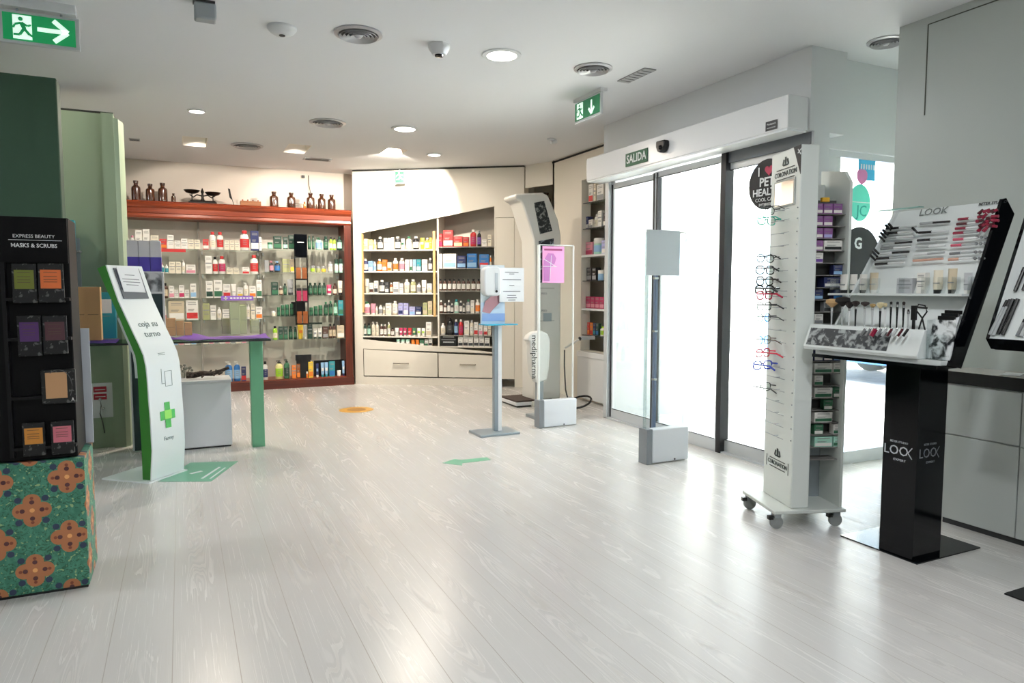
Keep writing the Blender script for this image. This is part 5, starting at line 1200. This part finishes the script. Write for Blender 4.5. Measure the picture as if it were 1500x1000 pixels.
for k, cells in RC.items():
    py = 313 + 17.95 * k; z = sz(py) + .0006; it = []
    for cn, bd, ac in cells:
        it.append(('carton', PPc[cn[0]][0], PPc[cn[-1]][1], 14.5, bd, ac))
    row(it, Pmap(PS, nS, SR_, py, z), ORD[k] + ' row of eyewear stand rack', 'lens care boxes in the eyewear stand')
t = thing('yellow_card', 'small yellow card on top of the lens boxes in the eyewear stand', 'card', tuple(SO + SU * .17 + SV * .05 + Vector((0, 0, sz(295) + .0005))), SR_)
B(mat('card_yellow', '#d9a62a', .5), -.02, .02, 0, .02, 0, .022).build('card', t)
t = thing('tester_bottle', 'dark slim bottle at the top left of the eyewear stand rack', 'bottle', tuple(SO + SU * .125 + SV * .08 + Vector((0, 0, sz(295) + .0005))), SR_)
mb(mat('bottle_dark', '#4a5350', .3)).lathe([(.008, 0), (.008, .05), (.005, .06), (.005, .075), (0, .075)], 12).build('body', t)

_before = set(bpy.data.objects)
# ------------------------------------------------------------------ LOOK make-up display
lk = thing('makeup_display', 'slanted white make-up display with black edges and LOOK lettering on black pillar', 'display', (3.0, 2.26, 0))
def W(m, x0, x1, y0, y1, z0, z1): return B(m, x0 - 3.0, x1 - 3.0, y0 - 2.26, y1 - 2.26, z0, z1)
dwh = mat('display_white', '#d9dedc', .3)
W(glossblack, 3.065, 3.535, 2.065, 2.475, 0, .006).build('base_plate', lk)
W(glossblack, 3.075, 3.275, 2.095, 2.265, .006, .925).build('pillar', lk, .002)
p_lk = mat('pillar_print', '#aeb2b6', .5); p_dim = mat('pillar_print_dim', '#6d7275', .5)
for M_, mm in ((face_xm(.0738, 2.183 - 2.26, .50), p_lk), (face_ym(.165, 2.0938 - 2.26, .50), p_dim)):
    text_part('LOO', .062, mm, lk, M_ @ Matrix.Translation((-.014, 0, 0)), sx=.95); m = mb(mm); m.strokes([(.046, .0, .066, .026, .0045), (.046, .0, .066, -.026, .0045)], .004, M_, .0008); m.build('letter_k', lk)
    text_part('BETER STUDIO', .0135, mm, lk, M_ @ Matrix.Translation((0, .042, 0))); text_part('EXPERT', .014, mm, lk, M_ @ Matrix.Translation((.006, -.042, 0)), sx=1.3)
SL_ = Vector((.414, 0, .91)).normalized(); P0b = Vector((2.995, 2.6, .955)); NB = Vector((-SL_.z, 0, SL_.x))
prof = [(-.02, .93), (.06, .915), (.38, 1.58), (.315, 1.645), (.29, 1.64)]
for y in (1.905,):
    m = mb(glossblack if y < 2 else dwh); m.prism(prof, 'y', y - 2.26, y + .013 - 2.26); m.build('side_panel', lk)
Y0, Y1 = 1.918, 2.555
YT = 2.40      # the board narrows towards its top at the far end
def taper(prof, ya, yb, na, nb):
    m = mb(dwh if na else glossblack); n = len(prof); f_ = lambda z: max(0., (z - .95) / .68) * (Y1 - YT)
    vs = [(p[0], ya - 2.26 - (0 if na else f_(p[1])), p[1]) for p in prof] + [(p[0], yb - 2.26 - f_(p[1]), p[1]) for p in prof]
    m.add(vs, [tuple(range(n)), tuple(range(2 * n - 1, n - 1, -1))] + [(i, (i + 1) % n, n + (i + 1) % n, n + i) for i in range(n)]); return m
taper([(.02, .94), (.05, .935), (.35, 1.60), (.315, 1.635), (.31, 1.635)], Y0, Y1, 1, 0).build('back_board', lk)
mm_ = taper(prof, Y1, Y1 + .012, 0, 0); mm_.mats = [dwh]; mm_.build('side_panel', lk)
m = mb(dwh); m.prism([(-.06, .93), (.07, .93), (.07, .95), (-.06, .95)], 'y', Y0 - 2.26, Y1 - 2.26); m.build('bottom_board', lk)
m = mb(glossblack); m.box(-.085, .06, Y0 - 2.26, Y1 - .0 - 2.26, .916, .932); m.build('bottom_trim', lk)
m = mb(dwh); m.box(.06, .15, Y0 - 2.26, Y1 + .04 - 2.26, 1.222, 1.232); m.build('ledge', lk)
yr = at_x(1345, 500, 2.95)[1]
m = mb(dwh); m.prism([(-.07, .95), (.03, .95), (.05, 1.075), (-.03, 1.075), (-.075, .965)], 'y', yr - 2.26, 2.62 - 2.26); m.build('brush_tray', lk, .002)
def board(px, py, off=0.):
    r = Vector(ray(px, py)); P = P0b + NB * off; t_0 = (P - Vector((0, 0, H0))).dot(NB) / r.dot(NB); return Vector((0, 0, H0)) + r * t_0
def bframe(p, ang=0.): return frame(p, (0, -1, 0), SL_) @ Matrix.Rotation(ang, 4, 'Z')
inv = Matrix.Translation((-3.0, -2.26, 0))
pw = board(1345, 333)
p = board(1363, 313, .0); text_part('LOOK', .05, mat('look_print', '#7b807e', .5), lk, inv @ bframe(p + NB * .001), sx=1.0)
p = board(1447, 301, .0); text_part('BETER STUDIO', .018, blackink, lk, inv @ bframe(p + NB * .001), bold=.0003)
# picture strip on the tray front
m = mb(speckle_mat('strip_photo', '#303437', '#9ea3a3', 30., .3, .45, .62)); fT = Vector((-.0395, 0, 0)); a = Vector((-.075 + 0., 0, .965)); b2 = Vector((-.03, 0, 1.075)); d_ = (b2 - a).normalized(); nn = Vector((-d_.z, 0, d_.x))
def trayf(y, f): return Vector((a.x + (b2.x - a.x) * f, y - 2.26, a.z + (b2.z - a.z) * f)) + nn * .0005
m.T = frame(trayf(2.36, .48), (0, -1, 0), d_); m.box(-.245, .20, -.047, .043, 0, .0015); m.T = None; m.build('photo_strip', lk)
random.seed(9)
COLS = {'black': '#141416', 'red': '#8a1f38', 'dark red': '#4d161f', 'pink': '#c9556a', 'nude': '#c99a86', 'white': '#d8dada', 'silver': '#a9adad', 'grey': '#77797a'}
def stick(px0, py0, px1, py1, col, label, grp, r=.0042, capc=None, off=.012):
    a = board(px0, py0, off); b2 = board(px1, py1, off); mid = (a + b2) / 2
    e = thing('makeup_stick', label, 'make-up', tuple(mid), 0, grp); a -= mid; b2 -= mid; c_ = a.lerp(b2, .45)
    m1 = mat('mk_' + col.replace(' ', '_'), COLS[col], .25); m2 = mat('mk_' + (capc or 'silver').replace(' ', '_'), COLS[capc or 'silver'], .25)
    mb(m1).cyl(a, c_, r, 8).build('body', e); mb(m2).cyl(c_, b2, r * .85, 8).build('cap', e)
GR = 'make-up sticks on the slanted display'
def column(px0, px1, rows, where):
    for k, (y, col, cap, sh) in enumerate(rows):
        stick(px0 + sh, y, px1 + sh, y - .07 * (px1 - px0), col, '%s make-up stick, %s row of %s' % (col, ORD[k], where), GR, .0062, cap)
column(1292, 1334, [(337, 'black', 'silver', 4), (344, 'black', 'white', 2), (351, 'silver', 'white', 0), (359, 'silver', 'black', -2), (366, 'grey', 'white', -4), (373, 'white', 'black', -6), (380, 'black', 'silver', -10), (388, 'black', 'white', -12)], 'left column of LOOK display')
column(1340, 1382, [(330, 'silver', 'black', 4), (343, 'black', 'white', 2), (354, 'black', 'silver', 0), (364, 'silver', 'white', -2), (374, 'white', 'silver', -4), (383, 'nude', 'nude', -6)], 'middle column of LOOK display')
column(1396, 1430, [(324, 'red', 'white', 2), (331, 'dark red', 'white', 0), (337.5, 'red', 'white', -2), (344, 'red', 'silver', -5), (353, 'pink', 'white', -5), (361.5, 'pink', 'silver', -8), (373, 'grey', 'silver', -10), (381.5, 'nude', 'white', -12)], 'right column of LOOK display')
for k in range(18):
    x = 1430 + (k % 4) * 6.3 + random.uniform(-2, 2); y = 314 + (k // 4) * 6.5 + random.uniform(-2, 2); an = random.uniform(-.9, .2)
    stick(x - 5 * math.cos(an), y - 5 * math.sin(an), x + 5 * math.cos(an), y + 5 * math.sin(an), 'red' if k % 3 else 'dark red', 'red lipstick tester in the fanned cluster at upper right of LOOK display', 'red lipstick testers in the fan', .0075, 'red' if k % 2 else 'dark red', .02 + .004 * (k % 4))
for r0, y in enumerate((350, 359, 371, 380)):
    for k in range(3):
        p = board(1425 + 6 * k - r0 * 1.0, y, .004); e = thing('colour_swatch', 'small grey tester pot, %s row of the right end of the LOOK display' % ORD[r0], 'tester', tuple(p), 0, 'tester pots in row %s of the display' % ORD[r0])
        q_ = mb(mat('mk_grey', COLS['grey'], .3)); q_.T = frame((0, 0, 0), (0, -1, 0), SL_); q_.lathe([(.007, 0), (.007, .006), (0, .006)], 10); q_.build('pot', e)
# black clusters at the left rim
for k, (x, y) in enumerate([(1298, 336), (1294, 343), (1289, 352), (1281, 370), (1276, 379), (1336, 340), (1302, 334), (1291, 347), (1279, 374)]):
    stick(x - 3, y - 4, x + 4, y + 3, 'black', 'black tester standing out at the %s rim of the LOOK display' % ('left' if x < 1310 else 'middle'), 'black testers at the display rim' if x < 1310 else None or 'black tester at the middle', .006, 'black', .03)
# compartments
for x in (1222, 1266, 1281, 1320, 1352, 1375, 1395, 1418):
    a = board(x, 428, 0) ; a = Vector((3.115, a.y, 1.233)); B(acrylic, .09, .15, a.y - 2.26 - .0015, a.y - 2.26 + .0015, 1.233, 1.305).build('acrylic_divider', lk)

def ledge_item(px0, px1, top, label, bd, cap, kind='tube', zb=1.2325, X=3.13):
    a = at_x(px0, 428, X); b2 = at_x(px1, 428, X); tp = at_x((px0 + px1) / 2, top, X)
    parts, d = make_parts(kind, abs(a[1] - b2[1]), tp[2] - zb, bd, None, cap)
    e = thing('cream_tube' if kind == 'tube' else 'product_carton', label, 'tube' if kind == 'tube' else 'box', (X, (a[1] + b2[1]) / 2, zb), -PI / 2, 'items on the make-up display ledge')
    for n_, me in parts: o = bpy.data.objects.new(n_, me); C.objects.link(o); o.parent = e
for k, (x0, x1) in enumerate(((1226, 1237), (1240, 1250.5), (1254, 1264.5))): ledge_item(x0, x1, 402, ['first', 'second', 'third'][k] + ' of three white tubes with black caps at the left end of the ledge', 'white', 'black')
ledge_item(1268, 1280, 400, 'pale tube right of the three white tubes on the ledge', 'beige', 'white'); ledge_item(1358, 1372, 396, 'cream tube with black cap in the middle of the ledge', 'cream', 'black'); ledge_item(1379, 1392, 394, 'slim beige tube with black cap right of the cream one', 'beige', 'black')
ledge_item(1310, 1332, 408, 'pale silver box lying in the wide ledge compartment', 'silver', None, 'carton'); ledge_item(1338, 1350, 400, 'white printed box left of the cream tube on the ledge', 'white', None, 'carton'); ledge_item(1402, 1414, 400, 'clear grey tube at the right end of the ledge', 'silver', 'white')
# brushes standing in the tray
def brush(px, top, headw, headh, hc, handle, label, X=2.99):
    zt = at_x(px, top, X)[2]; y = at_x(px, 455, X)[1]; zb = 1.055
    e = thing('makeup_brush', label, 'brush', (X, y, zb), 0, 'make-up brushes in the tray'); H_ = zt - zb; hh = headh
    mb(mat('brush_handle_' + handle, {'black': '#17181a', 'white': '#d9dbda', 'silver': '#b5b8b8'}[handle], .25)).lathe([(.003, 0), (.004, (H_ - hh) * .6), (.0055, H_ - hh - .01)], 10).build('handle', e)
    mb(chrome).lathe([(.0055, H_ - hh - .01), (.0065, H_ - hh + .002)], 10).build('ferrule', e)
    mb(mat('bristles_' + hc[1:], hc, .9)).lathe([(.0055, H_ - hh + .002), (headw * 1.25, H_ - hh * .45), (headw * 1.15, H_ - hh * .12), (headw * .3, H_), (0, H_)], 12, (0, 0, 0), .6, 1).build('bristles', e)
bl = [(1218, 437, .028, .045, '#b59468', 'silver', 'large fan brush with tan bristles at the left end of the tray'), (1233, 434, .032, .05, '#1c1a19', 'silver', 'largest black powder brush in the tray'), (1243, 441, .018, .035, '#241f1d', 'white', 'black brush with white handle next to the powder brush'), (1252, 440, .016, .03, '#2b2321', 'black', 'slim black brush beside a flat-topped brush'), (1265, 441, .018, .025, '#3a3130', 'silver', 'flat-topped dark brush with silver handle'),
      (1276, 444, .012, .02, '#a98e5e', 'silver', 'short tan brush left of the cream sponge brush'), (1287, 442, .014, .03, '#d2c49c', 'black', 'cream bristled brush with black handle'), (1294, 443, .007, .02, '#c7b88f', 'white', 'thin cream brush right of the cream bristled brush'), (1302, 441, .005, .015, '#262221', 'black', 'thin eyeliner brush, first of four thin ones'), (1311, 441, .005, .015, '#262221', 'black', 'thin eyeliner brush, second of four thin ones'), (1320, 441, .006, .018, '#2e2624', 'black', 'thin eyeshadow brush, third of four thin ones'), (1327, 452, .004, .012, '#2e2624', 'silver', 'shortest thin brush, fourth of four thin ones')]
for b_ in bl: brush(*b_)
t = thing('eyelash_curler', 'black eyelash curler standing right of the brushes', 'eyelash curler', (3.0, at_x(1347, 455, 3.0)[1], 1.055))
m = mb(black); m.tube([(0, .02, 0), (0, 0, .07), (0, -.02, .10), (0, -.01, .125), (0, .02, .13), (0, .03, .105), (0, 0, .07), (0, -.02, 0)], .0035, 8); m.tube([(0, -.02, .115), (0, .03, .118)], .004, 8); m.build('frame', t)
t = thing('brush_sharpener', 'black clamp tool between thin brushes and the eyelash curler', 'tool', (3.0, at_x(1335, 455, 3.0)[1], 1.055))
B(black, -.006, .006, -.012, .012, .06, .125).build('head', t, .002); B(black, -.003, .003, -.006, .006, 0, .06).build('handle', t)
# pots and gloss in the tray window, bags in the corner holder
for k in range(9):
    x = 1262 + k * 7.6; p = at_x(x, 484, 2.925); cc = ['grey', 'grey', 'red', 'grey', 'silver', 'dark red', 'silver', 'dark red', 'black'][k]
    e = thing('nail_tool', '%s small beauty tool, %s along the tray front' % (cc, ORD[k]), 'beauty tool', (2.918, p[1], p[2] - .008), 0, 'small tools along the tray front')
    mb(mat('mk_' + cc.replace(' ', '_'), COLS[cc], .25)).cyl((0, .006, -.012), (.014, -.006, .02), .006 if k != 2 else .011, 8).build('body', e)
    mb(chrome).sphere((.015, -.006, .022), .005, 8, 6).build('tip', e)
cbx = at_x(1400, 470, 3.0)[1]
m = mb(acrylic); m.box(-.03, -.027, Y0 - 2.26, yr - .01 - 2.26, .95, 1.06); m.box(-.03, .06, yr - .012 - 2.26, yr - .009 - 2.26, .95, 1.12); m.build('corner_holder', lk)
silv = speckle_mat('silver_bag', '#2b2c2e', '#d9dcdc', 20., .18, .42, .58)
for k in range(3):
    e = thing('silver_bag', ['frontmost', 'middle', 'rearmost'][k] + ' glossy black and silver pouch in the corner holder', 'pouch', (2.985 + .022 * k, (Y0 + yr) / 2, .952), 0, 'glossy pouches in the corner holder')
    m = mb(silv); m.prism([(0, 0), (.012, 0), (.05, .17 + .012 * k), (.044, .172 + .012 * k)], 'y', -.055 + .01 * k, .05 - .004 * k); m.build('pouch_body', e, .002)
    B(black, .042, .054, -.04, .03, .168 + .012 * k, .185 + .012 * k).build('top_flap', e)
# teal sheet above the display (behind), G disc on the window
t = thing('teal_leaflet', 'thin teal leaflet lying on the top edge of the LOOK display', 'leaflet', (3.31, 2.4, 1.648), 0)
B(mat('teal_leaf', '#86b5ac', .4), -.0, .04, -.10, .12, 0, .004).build('leaf', t)
for o in set(bpy.data.objects) - _before:      # the whole display head stands forward of its pillar, clear of the eyewear stand
    if o.parent is None: o.location += Vector((-.075, -.065, 0))
# second display, cut by the right edge
l2 = thing('makeup_display', 'second slanted make-up display with black pencils, cut by the right edge', 'display', (3.05, 1.4, 0))
prof = [(-.0, 1.045), (.04, 1.00), (.38, 1.62), (.33, 1.68), (.27, 1.66)]
mb(glossblack).prism(prof, 'y', .37, .385).build('side_panel', l2); mb(glossblack).prism(prof, 'y', -.4, -.385).build('side_panel', l2)
m = mb(dwh); m.prism([(-.0, 1.047), (.03, 1.03), (.33, 1.64), (.27, 1.66)], 'y', -.385, .37); m.build('back_board', l2)
m = mb(glossblack); m.prism([(-.002, 1.044), (.04, .998), (.05, 1.01), (.0, 1.047)], 'y', -.385, .37); m.build('bottom_trim', l2)
B(glossblack, -.03, .42, -.2, .244, 0, .006).build('base_plate', l2); B(glossblack, .0, .2, -.15, .02, .006, 1.0).build('pillar', l2)
s2 = Vector((.27, 0, .613)).normalized(); n2 = Vector((-s2.z, 0, s2.x)); o2 = Vector((3.05, 1.4, 1.047))
def b2f(px, py, off=.008):
    r = Vector(ray(px, py)); P = o2 + n2 * off; t_0 = (P - Vector((0, 0, H0))).dot(n2) / r.dot(n2); return Vector((0, 0, H0)) + r * t_0
for k, (xa, ya, xb, yb, cc) in enumerate([(1450, 490, 1476, 440, 'silver'), (1455, 491, 1480, 439, 'silver'), (1462, 489, 1484, 438, 'black'), (1469, 490, 1491, 438, 'black'), (1487, 426, 1501, 392, 'black'), (1499, 425, 1512, 392, 'black'), (1490, 492, 1502, 468, 'grey'), (1496, 492, 1508, 468, 'silver')]):
    a = b2f(xa, ya); b3 = b2f(xb, yb); mid = (a + b3) / 2
    e = thing('cosmetic_pencil', cc + ' cosmetic pencil, ' + ORD[k] + ' on the cut-off display at the right edge', 'pencil', tuple(mid), 0, 'cosmetic pencils on the right edge display')
    m1 = mat('mk_' + cc, COLS[cc], .25); mb(m1).cyl(a - mid, (b3 - a) * .3, .0075, 10).build('body', e); mb(mat('mk_black', COLS['black'], .25)).cyl((b3 - a) * .3, b3 - mid, .008, 10).build('cap', e)

# ------------------------------------------------------------------ counter along the right wall
ct = thing('counter', 'white counter unit with a thick black-edged worktop along the right wall', 'counter', (3.67, .6, 0))
gg = mat('counter_lacquer', '#bfc4c1', .35)
B(gg, 0, .229, -3.0, 1.74, .03, .755).build('unit_body', ct)
for i, (y0, y1) in enumerate(((1.36, 1.735), (.70, 1.355), (.04, .695), (-.62, .035))):
    B(gg, -.012, 0, y0, y1, .035, .484).build('lower_door', ct, .002); B(gg, -.012, 0, y0, y1, .49, .75).build('drawer', ct, .002)
B(darkgrey, .01, .229, -3.0, 1.73, 0, .03).build('plinth', ct)
B(black, -.015, .229, -3.0, 1.75, .758, .822).build('worktop_edge', ct, .002); B(mat('worktop_pale', '#cfcdc6', .25), -.014, .228, -3.0, 1.749, .822, .826).build('worktop_surface', ct)
for k, (y, r0) in enumerate(((2.0, .3), (1.75, -.2), (1.5, .1))):
    t = thing('leaflet', ['nearest the display', 'middle', 'farthest right'][k] + ' of the pale leaflets lying on the black-edged counter', 'leaflet', (3.77, y, .827 + 0), r0, 'leaflets on the counter')
    B(paper, -.07, .07, -.1, .1, 0, .002).build('sheet', t); B(mat('leaflet_print', '#8e8f86', .6), -.05, .05, -.07, .02, .002, .0026).build('print', t)

# ------------------------------------------------------------------ window graphics on the right shop window
def wsticker(name, label, px0, px1, py0, py1, m, shape='box', Y=3.438):
    a = at_y(px0, py1, Y); b2 = at_y(px1, py0, Y); w = (b2[0] - a[0]) / 2; h = (b2[2] - a[2]) / 2
    e = thing(name, label, 'window sticker', ((a[0] + b2[0]) / 2, Y, (a[2] + b2[2]) / 2))
    q_ = mb(m)
    if shape == 'box': q_.box(-w, w, 0, .003, -h, h)
    elif shape == 'disc': q_.prism([(w * math.cos(k * PI / 16), h * math.sin(k * PI / 16)) for k in range(32)], 'y', 0, .003)
    else: q_.prism([(w * math.cos(k * PI / 16) * (1 - .0), h * (math.sin(k * PI / 16) + (.25 * abs(math.cos(k * PI / 16)) if math.sin(k * PI / 16) > 0 else -.25 * (1 - abs(math.cos(k * PI / 16)))))) for k in range(32)], 'y', 0, .003)
    q_.build('film', e); return e, w, h
e, w, h = wsticker('blue_window_sticker', 'light blue sticker with white band at the top of the right window', 1257, 1283, 222, 263, film('film_blue', '#55b9d6', .25))
q_ = mb(whiteink); q_.strokes([(-w * .75 + k * w * .3, -h * .1, -w * .6 + k * w * .3, -h * .1, .035) for k in range(6)], .03, face_ym(0, -.001, 0), .001); q_.build('print', e)
wsticker('heart_sticker', 'pink heart sticker under the light blue window sticker', 1255, 1271, 249, 267, film('film_pink', '#dc94c0', .25), 'heart', 3.434)
e, w, h = wsticker('round_mint_sticker', 'large round mint green sticker in the middle of the right window', 1243, 1276, 271, 323, film('film_mint', '#76d8c8', .25), 'disc')
text_part('JC', .11, mat('film_teal_print', '#2f9d93', .5), e, face_ym(.02, -.001, -.06)); q_ = mb(whiteink); q_.box(-w * .95, w * .95, -.001, 0, .0, .006); q_.build('print', e)
e, w, h = wsticker('round_black_sticker', 'round black window sticker with a white letter G, behind the make-up display', 1224, 1292, 334, 436, mat('sticker_black', '#15171a', .5), 'disc')
text_part('G', .11, whiteink, e, face_ym(at_y(1257, 357, 3.438)[0] - e.location.x, -.001, at_y(1257, 357, 3.438)[2] - e.location.z), bold=.003)
wsticker('pale_poster', 'pale translucent poster at the left of the right window', 1207, 1232, 222, 262, film('film_pale', '#d8dbda', .1))

# ------------------------------------------------------------------ the street outside
gnd = struct(B(speckle_mat('pavement', '#b9b7b2', '#c6c4bf', 6., .8), 4.0, 40, -25, 60, -.09, -.02), 'ground')
struct(B(speckle_mat('pavement', '#b9b7b2', '#c6c4bf', 6., .8), 3.78, 4.0, 3.5, 5.62, -.06, -.02), 'ground')
bd = thing('building', 'pale apartment building across the street seen through the glass doors', 'building', (15, 14, 0))
bw = mat('facade_pale', '#dedbd5', .8); ww = mat('facade_window', '#7e8b96', .2)
B(bw, 0, 6, -26, 26, 0, 14).build('walls', bd)
for fl in range(4):
    for k in range(13):
        y = -24 + k * 4; o = B(bw, -.05, 0, y - .1, y + 1.7, 1.2 + fl * 3.2, 3.0 + fl * 3.2).build('window_frame', bd); B(ww, -.07, -.05, y, y + 1.6, 1.3 + fl * 3.2, 2.9 + fl * 3.2).build('pane', o)
    if fl: B(bw, -1.1, 0, -22, 22, fl * 3.2 - .1, fl * 3.2).build('balcony_slab', bd)
def car(x, y, rz, body, label):
    t = thing('car', label, 'car', (x, y, -.02), rz); bm_ = mat('car_' + body[1:], body, .2, .3, coat=.5)
    pr = [(-2.1, .35), (-2.1, .75), (-1.95, .88), (-1.2, .95), (-.6, 1.38), (.7, 1.42), (1.45, 1.0), (2.05, .9), (2.12, .6), (2.1, .32), (1.75, .28), (-1.8, .28)]
    m = mb(bm_); m.prism(pr, 'y', -.82, .82); m.build('car_body', t, .05, 2)
    gl = mat('car_glass', '#22303c', .1); m = mb(gl); wn = [(-1.05, .98), (-.55, 1.32), (.65, 1.35), (1.25, 1.02)]
    m.prism(wn, 'y', -.835, -.82); m.prism(wn, 'y', .82, .835); m.build('side_windows', t)
    for wx in (-1.35, 1.3):
        for s in (-1, 1):
            m = mb(mat('tyre', '#2c2e30', .8)); m.cyl((wx, s * .70, .32), (wx, s * .86, .32), .32, 20); o = m.build('wheel', t); mb(alu).cyl((wx, s * .862, .32), (wx, s * .87, .32), .19, 14).build('hub_cap', o)
car(9.0, 6.1, PI / 2, '#2f6fb0', 'blue car parked in the street, seen below the right window stickers')

# ------------------------------------------------------------------ light, world, camera
w = bpy.data.worlds.new('World'); bpy.context.scene.world = w; w.use_nodes = True
bg = w.node_tree.nodes['Background']; bg.inputs[0].default_value = (.93, .97, 1.0, 1); bg.inputs[1].default_value = WORLD
sun = bpy.data.lights.new('sun', 'SUN'); sun.energy = SUN; sun.angle = .03; sun.color = (1, .96, .9)
so = bpy.data.objects.new('sun', sun); C.objects.link(so); so.location = (10, 4, 12)
dv_ = Vector((-math.cos(math.radians(69)), -.05, -math.sin(math.radians(69)))); so.rotation_euler = dv_.to_track_quat('-Z', 'Y').to_euler()
cam = bpy.data.cameras.new('camera'); co = bpy.data.objects.new('camera', cam); C.objects.link(co); co.location = (0, 0, H0)
cam.sensor_fit = 'HORIZONTAL'; cam.sensor_width = 36; cam.lens = F / 1500 * 36; cam.clip_start = .05; cam.clip_end = 200
co.rotation_euler = (PI / 2 - PITCH, 0, -YAW)
sc = bpy.context.scene; sc.camera = co
sc.view_settings.view_transform = 'Standard'; sc.view_settings.look = 'None'; sc.view_settings.gamma = 1; sc.view_settings.use_curve_mapping = False
sc.view_settings.exposure = EXPO
sc.cycles.transparent_max_bounces = 24; sc.cycles.max_bounces = 10; sc.cycles.diffuse_bounces = 6
sc.cycles.sample_clamp_indirect = 6
